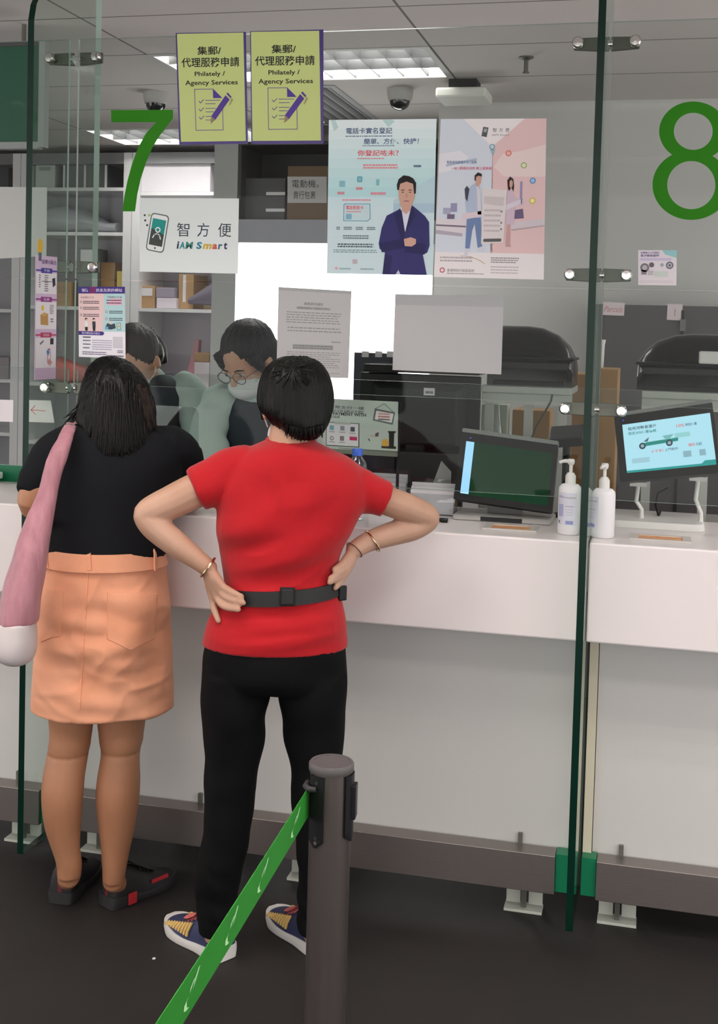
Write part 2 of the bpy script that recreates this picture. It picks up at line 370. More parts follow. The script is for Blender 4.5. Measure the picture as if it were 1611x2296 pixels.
# ------------------------------------------------------------------ fittings that clamp panes to fins
def clamp(x, z, label, arm=True):
    t = thing('glass_clamp', label, 'glass clamp', (x, PANE, z), 'steel glass clamps on the fins')
    for s in (-1, 1):
        d = MB(); cx = x+s*.0765
        d.lathe((cx, PANE-.0055, z), [(.001, .016), (.012, .015), (.016, .010), (.016, 0)], CHROME, 24, axis=(0, -1, 0)); d.build('disc', t, smooth=True)
        a = MB(); a.hexa([(x+s*.0115, PANE+.012, z-.019), (cx+s*.012, PANE+.006, z-.016), (cx+s*.012, PANE+.016, z-.016), (x+s*.0115, PANE+.028, z-.019),
                          (x+s*.0115, PANE+.012, z+.019), (cx+s*.012, PANE+.006, z+.016), (cx+s*.012, PANE+.016, z+.016), (x+s*.0115, PANE+.028, z+.019)], GREYMET)
        a.build('arm', t, bevel=.002)
        b = MB(); b.cyl((x+s*.0098, PANE+.02, z), (x+s*.016, PANE+.02, z), .014, CHROME, 16); b.build('bolt', t, smooth=True)
for x, nm in ((FIN[0], 'left glass fin'), (FIN[1], 'glass fin between 7 and 8')):
    for z, w in ((2.45, 'upper'), (1.818, 'middle'), (1.446, 'lower')):
        clamp(x, z, '%s steel clamp with two round discs on the %s' % (w, nm))
# ================================================================== staff side: racks, shelf, lit wall panel
DARKG = M('dark_cabinet', (62, 62, 64), .6); LGREY = M('grey_board', (176, 176, 178), .55); RACK = M('rack_white', (236, 234, 236), .45)
CARD = M('cardboard', (176, 140, 96), .75, var=(6, (160, 124, 82), .3, .7)); CARD2 = M('cardboard_dark', (120, 96, 72), .75)
RY = 7.25
def zat(py, y, px=300): return PY(px, py, y).z
def xat(px, y, py=600): return PY(px, py, y).x
def rack(xa, xb, shelves, back, label):
    t = thing('storage_rack', label, 'rack', ((xa+xb)/2, RY+.2, 0), 'white storage racks along the back')
    for x in (xa, xb):
        MB().box((x-.028, RY, 0), (x+.028, RY+.42, 2.73), RACK).build('side_panel', t)
    MB().box((xa+.029, RY+.40, .1), (xb-.029, RY+.42, 2.70), back).build('back_panel', t)
    for z in shelves: MB().box((xa+.029, RY+.004, z-.022), (xb-.029, RY+.398, z), RACK).build('shelf', t)
    MB().box((xa+.029, RY+.004, 2.66), (xb-.029, RY+.398, 2.73), M('rack_header', (120, 120, 122), .5)).build('header', t)
    return t
xs = [xat(-190, RY), xat(44, RY), xat(293, RY), xat(500, RY)]
GB1 = M('rack_back_grey', (176, 174, 180), .6); GB2 = M('rack_back_mauve', (196, 188, 198), .6)
SH_A = [zat(p, RY) for p in (470, 700, 862, 985, 1100)]; SH_B = [zat(p, RY) for p in (420, 521, 690, 866, 1000)]; SH_C = [zat(p, RY) for p in (430, 522, 690, 868, 1000)]
rack(xs[0], xs[1]-.03, SH_A, GB1, 'white storage rack at the far left edge'); rack(xs[1]+.03, xs[2]-.03, SH_B, GB1, 'white storage rack seen through the left glass fin'); rack(xs[2]+.03, xs[3], SH_C, GB2, 'white storage rack behind the phone logo sign')
def pbox(name, label, cat, x0, x1, y0p, y1p, Y, depth, mat, group=None, tape=None, bevel=.004):
    """a box whose front stands at Y, outlined by pixel columns and rows"""
    a = PY((x0+x1)/2, y1p, Y).z; b = PY((x0+x1)/2, y0p, Y).z; ym = (y0p+y1p)/2
    xa, xb = PY(x0, ym, Y).x, PY(x1, ym, Y).x
    return wbox(name, label, cat, (xa, Y, a), (xb, Y+depth, b), mat, group, tape, bevel)
def wbox(name, label, cat, a, b, mat, group=None, tape=None, bevel=.004):
    if tape:
        t = thing(name, label, cat, ((a[0]+b[0])/2, (a[1]+b[1])/2, a[2]), group)
        MB().box(a, b, mat).build('carton', t, bevel=bevel)
        w = b[0]-a[0]; h = b[2]-a[2]
        MB().box((a[0]+w*tape[0], a[1]-.002, a[2]+h*tape[1]), (a[0]+w*tape[2], a[1], a[2]+h*tape[3]), tape[4]).build(tape[5], t)
        return t
    return tag(MB().box(a, b, mat).build(name, bevel=bevel), label, cat, group)
LAB = M('white_label', (228, 222, 226), .5)
def on(z0, x0, x1, py0, Y, px=None):   # a box standing on a shelf of height z0
    return (PY(x0, py0, Y).x, PY(x1, py0, Y).x, PY((x0+x1)/2, py0, Y).z)
def shelf_box(x0, x1, py0, z, Y, depth, mat, name, label, cat='box', tape=None, group='parcels on the storage racks'):
    xa, xb, zt = on(z, x0, x1, py0, Y); return wbox(name, label, cat, (xa, Y, z+.001), (xb, Y+depth, zt), mat, group, tape)
YS = RY+.05
z = SH_C[2]
shelf_box(309, 348, 641, z, YS, .25, CARD, 'parcel', 'brown parcel with a white label beside the notice with the purple heading', 'parcel', (.1, .55, .85, .9, LAB, 'address_label'))
shelf_box(351, 396, 668, z, YS, .25, M('white_parcel', (224, 214, 224), .5), 'parcel', 'white parcel lying under a mauve padded envelope', 'parcel')
zz = on(z, 351, 396, 668, YS)[2]
shelf_box(350, 392, 645, zz, YS, .22, M('mauve_envelope', (150, 138, 156), .5), 'padded_envelope', 'mauve padded envelope on top of a white parcel', 'envelope')
shelf_box(401, 435, 615, z, YS+.04, .25, CARD, 'parcel', 'tall brown parcel with a white strip of tape', 'parcel', (.3, .2, .5, .98, LAB, 'tape'))
shelf_box(446, 474, 640, z, YS+.22, .2, M('beige_parcel', (196, 176, 140), .7), 'parcel', 'pale parcel behind the dark folded bag', 'parcel')
bm = MB(); c = PY(446, 675, YS+.0); 
bm.rings([[c+Vector((.16*(a-.5), .05+.04*math.sin(6.28*k/12), .0))+Vector((.0, 0, (.02+.055*a)*math.cos(6.28*k/12)+.05*a)) for k in range(12)] for a in (0, .2, .4, .6, .8, 1.)], M('dark_mauve_bag', (96, 88, 104), .6))
for v in bm.v: v.z = max(v.z, z+.002)
tag(bm.build('folded_bag', smooth=True), 'dark mauve folded bag on the rack shelf beside the gray column', 'bag')
z = SH_C[3]
shelf_box(436, 470, 812, z, YS, .22, M('white_carton', (226, 216, 222), .5), 'carton', 'white carton under a small brown carton', 'box')
zz = on(z, 436, 470, 812, YS)[2]
shelf_box(436, 470, 791, zz, YS, .22, CARD, 'carton', 'small brown carton on top of a white carton', 'box')
pk = MB(); p0 = PY(412, 836, YS+.1); p0.z = z+.001; p1 = PY(447, 762, YS+.1)
pk.hexa([p0, p0+Vector((.08, 0, 0)), p0+Vector((.08, .06, 0)), p0+Vector((0, .06, 0)), p1+Vector((-.03, 0, 0)), p1, p1+Vector((0, .05, 0)), p1+Vector((-.03, .05, 0))], M('pink_folder', (208, 150, 160), .6))
tag(pk.build('pink_folder', bevel=.004), 'pink folder leaning on the lower rack shelf', 'folder')
z = SH_B[0]
shelf_box(80, 124, 356, z, YS, .3, M('pale_carton', (196, 204, 198), .5), 'carton', 'pale grey-green carton standing on the top rack shelf', 'box', (.2, .6, .75, .72, M('carton_print', (150, 160, 156), .5), 'handle_slot'))
cr = thing('wire_crate', 'grey crate with a white frame on the top rack shelf', 'crate', (xat(190, YS), YS, z))
xa, xb, zt = on(z, 142, 240, 362, YS); b = MB(); b.box((xa, YS+.01, z+.002), (xb, YS+.25, zt-.02), M('crate_grey', (92, 96, 98), .5)); b.build('bin', cr)
b = MB(); 
for q in ((xa, z+.002, xa+.012, zt), (xb-.014, z+.002, xb, zt), ((xa+xb)/2-.006, z+.002, (xa+xb)/2+.006, zt), (xa+.0, zt-.012, xb, zt)): b.box((q[0], YS, q[1]), (q[2], YS+.01, q[3]), RACK)
b.build('frame', cr)
z = SH_B[1]
bag = MB(); R = []
for i in range(9):
    a = i/8; px = 82+195*a; c = PY(px, 515, YS+.15); h = .07+.13*math.sin(math.pi*min(1, a*1.1+.1))**.6*(1-a*.55)
    R.append([Vector((c.x, c.y+.13*math.cos(6.283*k/14), z+.002+h*(.5+.5*math.sin(6.283*k/14))*(1+.1*math.sin(9*a+k)))) for k in range(14)])
bag.rings(R, M('clear_plastic_bag', (176, 178, 184), .3, spec=.6)); tag(bag.build('plastic_bag', smooth=True), 'crumpled translucent plastic bag lying on the second rack shelf', 'bag')
z = SH_B[2]
shelf_box(223, 258, 588, z, YS+.1, .2, CARD, 'parcel', 'brown parcel behind the notice with the purple heading', 'parcel')
shelf_box(176, 212, 556, z, YS, .2, M('grey_carton', (120, 124, 126), .6), 'carton', 'grey carton with a pale label beside a middle glass clamp', 'box', (.15, .72, .95, .97, LAB, 'label'))
shelf_box(262, 281, 608, z, YS, .15, M('yellow_box', (222, 198, 92), .6), 'yellow_box', 'yellow upright box by the rack side panel', 'box')
shelf_box(128, 160, 632, z, YS, .25, CARD, 'parcel', 'brown parcel seen beside the narrow lilac leaflet strip', 'parcel')
z = SH_B[3]
rd = MB(); xa, xb, zt = on(z, 118, 200, 802, YS)
rd.rings([[Vector((xa+(xb-xa)*a, YS+.12+.1*math.cos(6.283*k/12), z+.001+(zt-z)*(1-.5*a)*(.5+.5*math.sin(6.283*k/12)))) for k in range(12)] for a in (0, .15, .4, .7, 1)], M('red_cloth', (214, 110, 104), .7))
tag(rd.build('red_bundle', smooth=True), 'red cloth bundle on the rack behind the glass', 'bundle')
z = SH_A[2]
shelf_box(-60, 20, 800, z, YS, .3, M('mauve_carton', (150, 140, 146), .6), 'carton', 'grey-mauve carton on the rack at the far left edge', 'box')
z = SH_A[0]; shelf_box(-30, 20, 352, z, YS+.1, .2, M('dark_carton', (70, 70, 76), .6), 'carton', 'dark carton high on the rack at the far left edge', 'box')
z = SH_C[0]
shelf_box(309, 473, 346, z, YS-.03, .3, M('white_board', (226, 220, 226), .5), 'white_panel_box', 'large white box on the top rack shelf right of the green number 7', 'box')
# gray column beside the lit panel
MY = 6.55
xa, xb = xat(478, MY, 500), xat(531, MY, 500)
struct(MB().box((xa, MY, 0), (xb, MY+.5, CEIL-.001), M('column_paint', (186, 188, 186), .6)), 'wall_column')
# dark open cabinet above the lit panel
t = thing('wall_cabinet', 'dark open wall cabinet above the bright lit panel', 'cabinet', (-1.7, MY, 2.1))
x0, x1 = xb+.002, -1.104; zb = zat(493, MY, 640); zt = 2.66; zg = zat(545, MY, 640)
MB().box((x0, MY+.36, zb), (x1, MY+.38, zt), DARKG).build('back_panel', t)
MB().box((x0, MY, zt), (x1, MY+.38, zt+.02), DARKG).build('top_panel', t)
for x in (x0, x1-.018): MB().box((x, MY, zb), (x+.018, MY+.36, zt), DARKG).build('side_panel', t)
MB().box((x0, MY-.02, zg), (x1, MY+.38, zb), M('cabinet_fascia', (168, 168, 176), .5)).build('fascia', t)
MB().box(((x0+x1)/2-.01, MY+.03, zb), ((x0+x1)/2+.01, MY+.36, zt), DARKG).build('divider', t)
ca = thing('dark_carton', 'dark grey carton with two pale handles inside the wall cabinet', 'box', (xat(590, MY+.1, 450), MY+.1, zb))
xa_, xb_ = xat(545, MY+.1, 450), xat(642, MY+.1, 450)
MB().box((xa_, MY+.08, zb+.001), (xb_, MY+.33, zat(400, MY+.1, 600)), M('carton_charcoal', (84, 84, 86), .6)).build('carton', ca, bevel=.004)
for pp in (434, 471): MB().box((xat(598, MY+.08, 450), MY+.07, zat(pp+4, MY+.08, 620)), (xat(640, MY+.08, 450), MY+.08, zat(pp-3, MY+.08, 620)), RACK).build('handle', ca)  # pale colour stands in for the glint on the metal bars
cb = thing('brown_carton', 'brown carton carrying a handwritten white sign inside the wall cabinet', 'box', (xat(690, MY+.06, 450), MY+.1, zb))
MB().box((xat(645, MY+.06, 450), MY+.05, zb+.001), (xat(760, MY+.06, 450), MY+.33, zat(372, MY+.05, 690)), CARD2).build('carton', cb, bevel=.004)
yy = MY+.046; sh = Sheet(PY(645, 396, yy), PY(733, 396, yy), PY(733, 455, yy), PY(645, 455, yy), M('sign_grey_white', (206, 204, 204), .6))
INK = RGB(60, 58, 60); sh.text('電動機。', .12, .12, .8, .42, INK); sh.text('貴行包裹', .15, .55, .72, .85, INK); sh.build('handwritten_sign', cb)
# lit wall surface, no lamp: the light on it is put in as glow
lp = thing('lit_panel', 'bright white lit wall panel below the dark cabinet', 'wall panel', (-1.7, MY, 1.2))
GLOW = emit_mat('panel_glow', (255, 252, 250), BOARD_GLOW)
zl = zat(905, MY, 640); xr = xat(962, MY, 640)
MB().box((x0+.0, MY+.05, zl), (xr, MY+.07, zg-.002), GLOW).build('glow_face', lp)
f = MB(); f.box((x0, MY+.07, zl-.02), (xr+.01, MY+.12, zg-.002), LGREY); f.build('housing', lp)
# white end wall below the lit panel and desk boards
struct(MB().box((x0, MY+.02, 0), (-1.104, MY+.12, zl-.022), WALL), 'wall_low')
struct(MB().box((xr+.012, MY+.05, zl-.02), (-1.104, MY+.12, zg-.002), WALL), 'wall_pier')
# ceiling things
g = thing('air_grille', 'dark slatted air grille in the ceiling behind the yellow signs', 'air grille', ((GRIL[0]+GRIL[2])/2, (GRIL[1]+GRIL[3])/2, CEIL))
MB().box((GRIL[0], GRIL[1], CEIL+.08), (GRIL[2], GRIL[3], CEIL+.09), M('duct_dark', (30, 30, 30), .8)).build('duct', g)
fr = MB(); x0_, y0_, x1_, y1_ = GRIL; e = .03
fr.box((x0_, y0_, CEIL-.006), (x1_, y0_+e, CEIL+.01), LGREY).box((x0_, y1_-e, CEIL-.006), (x1_, y1_, CEIL+.01), LGREY).box((x0_, y0_+e, CEIL-.006), (x0_+e, y1_-e, CEIL+.01), LGREY).box((x1_-e, y0_+e, CEIL-.006), (x1_, y1_-e, CEIL+.01), LGREY)
fr.build('frame', g)
for k in range(7):
    x = x0_+e+.01+(x1_-x0_-2*e)*(k+.4)/7
    MB().hexa([(x, y0_+e, CEIL-.002), (x+.008, y0_+e, CEIL-.002), (x+.008, y1_-e, CEIL-.002), (x, y1_-e, CEIL-.002), (x+.022, y0_+e, CEIL+.04), (x+.03, y0_+e, CEIL+.04), (x+.03, y1_-e, CEIL+.04), (x+.022, y1_-e, CEIL+.04)], LGREY).build('slat', g)
def dome(px, py, label):
    c = PZ(px, py, CEIL); t = thing('dome_camera', label, 'security camera', c, 'ceiling dome cameras')
    MB().lathe(c, [(.062, 0), (.062, -.018), (.055, -.05), (.05, -.055)], M('dome_housing', (196, 194, 190), .4), 32).build('housing', t, smooth=True)
    R = [(.048*math.cos(a), -.055-.042*math.sin(a)) for a in [i*math.pi/2/8 for i in range(9)]]; R[-1] = (.001, R[-1][1])
    MB().lathe(c, R, M('dome_smoked', (26, 26, 28), .08, coat=1), 32).build('dome', t, smooth=True)
dome(898, 200, 'ceiling dome camera above the blue poster with the man in a suit'); dome(350, 208, 'ceiling dome camera just above the green number 7')
c = PZ(1181, 128, CEIL); t = thing('sprinkler', 'small ceiling sprinkler head above the gap right of the pink poster', 'sprinkler', c)
MB().lathe(c, [(.03, 0), (.03, -.004), (.012, -.012)], GREYMET, 20).build('rosette', t, smooth=True); s_ = MB(); s_.cyl(c+Vector((0, 0, -.012)), c+Vector((0, 0, -.06)), .009, GREYMET, 12); s_.cyl(c+Vector((0, 0, -.06)), c+Vector((0, 0, -.064)), .014, GREYMET, 12); s_.build('nozzle', t)
a = PZ(1000, 225, CEIL-.08); t = thing('ceiling_unit', 'white rectangular device hanging under the ceiling beside the wall', 'ceiling device', (a.x, a.y, CEIL))
c1, c2 = PZ(985, 228, CEIL-.09), PZ(1098, 228, CEIL-.09)
MB().box((c1.x, c1.y-.1, CEIL-.09), (c2.x, c1.y+.12, CEIL-.045), M('device_white', (222, 222, 216), .5)).build('casing', t, bevel=.01)
MB().box((c1.x+.05, c1.y-.05, CEIL-.045), (c2.x-.05, c1.y+.08, CEIL), M('device_dark', (40, 40, 40), .6)).build('mount', t)
# green board with grey frame, far left
BY = 4.25; t = thing('notice_board', 'dark green board with grey frame high at the left edge', 'board', (PY(0, 200, BY).x, BY, PY(0, 318, BY).z))
TL_, BR_ = PY(103, 93, BY), PY(103, 318, BY); xl = BR_.x-.75
MB().box((xl, BY, BR_.z), (TL_.x-.025, BY+.03, TL_.z-.015), M('board_green', (28, 92, 70), .5)).build('panel', t)
f = MB(); f.box((TL_.x-.025, BY-.006, BR_.z-.02), (TL_.x, BY+.03, TL_.z), LGREY).box((xl, BY-.006, TL_.z-.015), (TL_.x-.025, BY+.03, TL_.z), M('frame_dark', (80, 80, 80), .5)).box((xl, BY-.006, BR_.z-.025), (TL_.x-.025, BY+.03, BR_.z), LGREY); f.build('frame', t)
f = MB(); f.cyl((TL_.x-.1, BY+.015, TL_.z), (TL_.x-.1, BY+.015, CEIL), .008, GREYMET, 10).cyl((xl+.1, BY+.015, TL_.z), (xl+.1, BY+.015, CEIL), .008, GREYMET, 10); f.build('hanger', t)
# ================================================================== signs and sheets on the glass
YP = PANE-.0062
def sheet(c, mat, y=YP, thick=.0012): return Sheet(*[PY(px, py, y) for px, py in c], mat, thick)
K = RGB(34, 30, 34); PUR = RGB(86, 62, 150); LIME = M('lime_paper', (206, 218, 138), .4, spec=.4); PFR = M('purple_card', (62, 44, 120), .4)
def yellow(outer, inner, label):
    t = thing('counter_sign', label, 'sign', PY((outer[0][0]+outer[1][0])/2, outer[2][1], YP), 'yellow service signs taped on the glass')
    f = sheet(outer, PFR, YP, .0015); f.build('backing_card', t)
    s = sheet(inner, LIME, YP-.0006, .0008)
    s.text('集郵/', .30, .12, .66, .20, K, bold=.012); s.text('代理服務申請', .055, .222, .93, .312, K, bold=.012)
    s.text('Philately /', .25, .352, .71, .407, K, bold=.014); s.text('Agency Services', .10, .432, .90, .49, K, bold=.014)
    D = .0022; s.line([(.52, .515), (.24, .515), (.24, .895), (.66, .895), (.66, .70)], D, RGB(120, 104, 150)); s.poly([(.52, .51), (.52, .60), (.66, .60)], PUR, 2)
    for v in (.625, .70, .775):
        s.line([(.30, v), (.325, v+.018), (.37, v-.012)], .002, PUR); s.line([(.40, v-.006), (.62 if v < .7 else .55, v-.006)], .0018, PUR); s.line([(.40, v+.026), (.55 if v < .7 else .52, v+.026)], .0018, PUR)
    s.poly([(.71, .575), (.77, .615), (.545, .80), (.485, .765)], PUR, 3); s.poly([(.745, .55), (.80, .59), (.785, .605), (.725, .563)], PUR, 3)
    s.poly([(.80, .60), (.825, .617), (.77, .672), (.76, .66)], RGB(170, 160, 120), 3); s.poly([(.485, .765), (.545, .80), (.47, .838)], RGB(150, 132, 110), 3)
    s.build('printed_sheet', t)
yellow([(394, 74), (551.5, 71.5), (556, 322), (402, 325)], [(397, 76), (546, 73), (551.5, 316), (406, 318)], 'left one of the two yellow signs in purple frames, nearer the green number 7')
yellow([(561, 70), (725.5, 66), (725.5, 322), (564, 323)], [(563, 71.5), (716, 69), (720, 315), (566.5, 316)], 'right one of the two yellow signs in purple frames, nearer the ceiling light')
# green numbers
GRN = M('number_green', (40, 122, 4), .6, spec=.2)
def flat(name, pts, y, label, cat, extra=None):
    mb = MB(); fr = [PY(a, b, y-.0008) for a, b in pts]; bk = [PY(a, b, y) for a, b in pts]; n = len(pts)
    mb.add(fr+bk, [tuple(range(n)), tuple(range(2*n-1, n-1, -1))]+[(i, (i+1) % n, n+(i+1) % n, n+i) for i in range(n)], GRN)
    if extra: extra(mb)
    return tag(mb.build(name), label, cat, 'green counter numbers on the glass')
flat('counter_number', [(249, 247), (388, 246), (388, 266), (376, 281), (357, 306), (342, 331), (328, 364), (316, 400), (308, 436), (303, 474), (275, 474), (279, 440), (286, 405), (296, 368), (309, 333), (326, 301), (350, 274), (250, 274)], YP, 'large green number 7 on the glass above the woman in black', 'number')
def eight():
    mb = MB(); n = 64
    for cx, cy, rx, ry, ix, iy, dy in ((1555.5, 294.5, 76.5, 67, 43.5, 41.5, 0), (1551, 415, 87, 78, 54, 54, .0002)):
        O = [(cx+rx*math.cos(6.28319*k/n), cy+ry*math.sin(6.28319*k/n)) for k in range(n)]; I = [(cx+ix*math.cos(6.28319*k/n), cy+iy*math.sin(6.28319*k/n)) for k in range(n)]
        y0 = YP-.0008-dy; V = [PY(a, b, y0) for a, b in O+I]+[PY(a, b, YP) for a, b in O+I]; F = []
        for k in range(n):
            j = (k+1) % n; F += [(k, j, n+j, n+k), (2*n+k, 3*n+k, 3*n+j, 2*n+j), (k, 2*n+k, 2*n+j, j), (n+k, n+j, 3*n+j, 3*n+k)]
        mb.add(V, F, GRN)
    tag(mb.build('counter_number'), 'large green number 8 on the glass at the right edge', 'number', 'green counter numbers on the glass')
eight()
# phone logo sign
s = sheet([(313, 444), (536, 445), (533, 613.5), (313, 609)], M('sign_pale', (226, 232, 232), .3, coat=.3)); TEAL = RGB(36, 148, 140)
def phone(s, u, v, sc, l=1):
    def q(a, b): return (u+sc*a*s.h/s.w, v+sc*b)
    rot = lambda a, b: q(a*.98-b*.17, b*.98+a*.17)
    def rr(x0, y0, x1, y1, r):
        P = []
        for cx, cy, a0 in ((x1-r, y0+r, -90), (x1-r, y1-r, 0), (x0+r, y1-r, 90), (x0+r, y0+r, 180)):
            for k in range(5): a = math.radians(a0+22.5*k); P.append(rot(cx+r*math.cos(a), cy+r*math.sin(a)))
        return P
    s.poly(rr(-.26, -.5, .26, .5, .10), RGB(92, 104, 104), l); s.poly(rr(-.23, -.47, .23, .47, .08), RGB(240, 242, 242), l+1)
    s.poly([rot(-.19, -.36), rot(.19, -.36), rot(.19, .02), rot(-.19, -.1)], TEAL, l+2); s.poly([rot(-.19, -.1), rot(.19, .02), rot(.19, .34), rot(-.19, .34)], RGB(64, 70, 68), l+2)
    c = rot(0, -.08); s.disc(c[0], c[1], .075*sc*s.h, RGB(240, 242, 242), l+3, r0=.045*sc*s.h)
    s.line([rot(-.11, .14), rot(-.07, .05), rot(0, .02), rot(.07, .05), rot(.11, .14)], .03*sc*s.h, RGB(240, 242, 242), l+3)
    c = rot(0, .405); s.disc(c[0], c[1], .025*sc*s.h, RGB(64, 70, 68), l+3)
phone(s, .185, .47, .52)
for a, b, c in ((.045, .22, K), (.09, .22, RGB(150, 180, 60)), (.05, .29, K), (.07, .355, K)): s.rect(a, b, a+.018, b+.025, c)
s.text('智', .385, .33, .51, .515, RGB(44, 52, 64)); s.text('方', .59, .33, .71, .515, RGB(44, 62, 84)); s.text('便', .80, .33, .93, .515, RGB(44, 52, 64))
s.text('i', .38, .58, .40, .68, RGB(40, 60, 80), shear=.6, bold=.03)
for ch, a, b, c in (('A', .41, .465, (36, 140, 150)), ('M', .47, .54, (60, 130, 120)), ('S', .58, .635, (30, 130, 150)), ('m', .645, .73, (212, 176, 60)), ('a', .74, .79, (206, 90, 60)), ('r', .80, .84, (60, 110, 130)), ('t', .855, .89, (50, 60, 90))):
    s.text(ch, a, .585 if ch in 'AMSt' else .61, b, .68, RGB(*c), bold=.035, shear=.15)
tag(s.build('logo_sign'), 'pale sign with a phone logo right below the green number 7', 'sign')
# blue poster with the man in a suit
s = sheet([(738, 269), (979.5, 266.5), (971, 617), (733.5, 613)], RGB(214, 234, 238, .3))
for k in range(16):
    f = k/15; a = (238, 250, 252); b = (186, 228, 232); c = (214, 234, 240)
    if f < .5: w = f/.5; cc = [a[i]+(b[i]-a[i])*w for i in range(3)]
    else: w = 0 if k > 8 else .3; cc = [c[i]+(b[i]-c[i])*w*.5-(f-.55)*14 for i in range(3)]
    s.rect(0, k/16, 1, (k+1)/16, RGB(*[int(x) for x in cc], .3), 1)
s.poly([(.02, .0), (.06, .0), (.09, .05), (.05, .075)], RGB(196, 226, 224), 2); s.poly([(.50, 0), (.58, 0), (.62, .012), (.56, .05)], RGB(196, 226, 224), 2)
s.poly([(.62, .52), (1, .36), (1, .54), (.62, .54)], RGB(196, 222, 232), 2); s.rect(.62, .54, 1, .60, RGB(182, 208, 226), 2)
NV = RGB(96, 116, 150); RD = RGB(232, 96, 106)
s.text('電話卡實名登記', .165, .052, .595, .092, RGB(74, 92, 128), 3, .012); s.text('簡單、方便、快捷！', .33, .122, .84, .160, RGB(84, 96, 140), 3, .012, .01); s.text('你登記咗未？', .275, .196, .66, .235, RGB(232, 84, 96), 3, .012)
s.lines(.16, .103, .60, .11, 1, NV, 3, 3, .8); s.lines(.32, .166, .62, .172, 1, NV, 4, 3, .8); s.lines(.275, .247, .53, .254, 1, RGB(228, 120, 130), 5, 3, .8)
s.lines(.33, .285, .66, .32, 2, RGB(236, 150, 156), 6, 3, .6); s.lines(.80, .29, .87, .31, 1, NV, 7, 3, .7)
for u, v, w in ((.135, .415, .055), (.47, .405, .03), (.30, .385, .05)): s.rect(u-w/2, v-.02, u+w/2, v+.02, RGB(140, 196, 206), 3)
s.disc(.30, .385, .008, RGB(104, 170, 186), 4, r0=.005)
for u0, u1, v in ((.09, .16, .462), (.265, .33, .432), (.405, .55, .464)): s.lines(u0, v, u1, v+.022, 1, RGB(232, 150, 164), int(v*999), 3, .8)
s.lines(.14, .512, .41, .525, 1, RGB(230, 160, 170), 9, 3, .8)
s.poly([(.165, .545), (.40, .545), (.405, .64), (.38, .655), (.155, .655), (.155, .55)], RGB(206, 228, 234), 3); s.line([(.165, .545), (.40, .545), (.405, .64), (.38, .655), (.155, .655), (.155, .55), (.165, .545)], .0018, RGB(96, 160, 186), 4)
s.text('電話智能卡', .175, .555, .34, .582, RGB(228, 84, 96), 4, .012); s.lines(.18, .59, .32, .60, 1, RGB(230, 150, 160), 11, 4, .7); s.rect(.175, .61, .23, .645, RGB(136, 186, 206), 4)
for u0, u1 in ((.085, .12), (.155, .235), (.27, .34), (.375, .455)): s.lines(u0, .692, u1, .715, 2, RGB(110, 130, 136), int(u0*1e3), 3, .6)
s.lines(.15, .745, .40, .775, 2, RGB(112, 134, 140), 13, 3, .6); s.lines(.10, .80, .44, .83, 2, RGB(80, 100, 108), 14, 3, .6); s.lines(.06, .84, .48, .865, 2, RGB(130, 156, 160), 15, 3, .5)
s.rect(.245, .905, .29, .935, RGB(196, 178, 190), 3); s.disc(.09, .965, .004, RGB(232, 160, 170), 3); s.lines(.12, .96, .23, .975, 1, RGB(150, 174, 180), 16, 3, .6); s.lines(.32, .96, .45, .975, 1, RGB(150, 174, 180), 17, 3, .6)
SU = RGB(48, 46, 104); SU2 = RGB(36, 34, 84); SKN = RGB(214, 168, 150)
s.poly([(.56, .62), (.685, .575), (.80, .555), (.915, .62), (.955, .66), (.965, .81), (.945, .855), (.905, .87), (.945, 1), (.53, 1), (.55, .86), (.50, .835), (.49, .80), (.515, .70)], SU, 5)
s.poly([(.685, .575), (.70, .545), (.785, .545), (.795, .57), (.735, .725)], RGB(226, 226, 240), 6)
s.poly([(.68, .572), (.70, .59), (.735, .728), (.715, .80), (.63, .62)], SU2, 7); s.poly([(.79, .555), (.805, .57), (.83, .62), (.735, .728)], SU2, 7)
s.poly([(.665, .44), (.675, .39), (.74, .375), (.80, .39), (.82, .43), (.818, .50), (.79, .555), (.76, .582), (.72, .582), (.69, .56), (.67, .50)], SKN, 8)
s.poly([(.70, .555), (.785, .55), (.78, .585), (.74, .61), (.70, .588)], SKN, 7)
s.poly([(.655, .455), (.65, .42), (.665, .385), (.71, .36), (.76, .365), (.80, .38), (.828, .41), (.826, .475), (.812, .48), (.80, .415), (.74, .40), (.68, .415), (.67, .455)], RGB(30, 24, 30), 9)
s.rect(.69, .452, .722, .457, RGB(70, 50, 48), 9); s.rect(.758, .452, .79, .457, RGB(70, 50, 48), 9); s.rect(.697, .466, .715, .471, RGB(50, 40, 44), 9); s.rect(.764, .466, .782, .471, RGB(50, 40, 44), 9)
s.poly([(.737, .475), (.745, .475), (.752, .502), (.73, .502)], RGB(196, 148, 132), 9); s.rect(.718, .522, .765, .529, RGB(168, 100, 98), 9)
s.poly([(.50, .80), (.72, .765), (.74, .825), (.52, .858)], SU2, 6); s.poly([(.93, .80), (.76, .79), (.73, .855), (.92, .868)], SU2, 6)
s.poly([(.725, .77), (.79, .758), (.838, .77), (.838, .80), (.80, .818), (.735, .815)], SKN, 8); s.poly([(.655, .998), (.68, .97), (.70, .998)], RGB(200, 200, 216), 7)
s.poly([(.55, .87), (.62, .88), (.60, 1), (.535, 1)], SU2, 6)
tag(s.build('poster'), 'pale blue poster with a man in a navy suit folding his arms', 'poster', 'large posters on the glass')
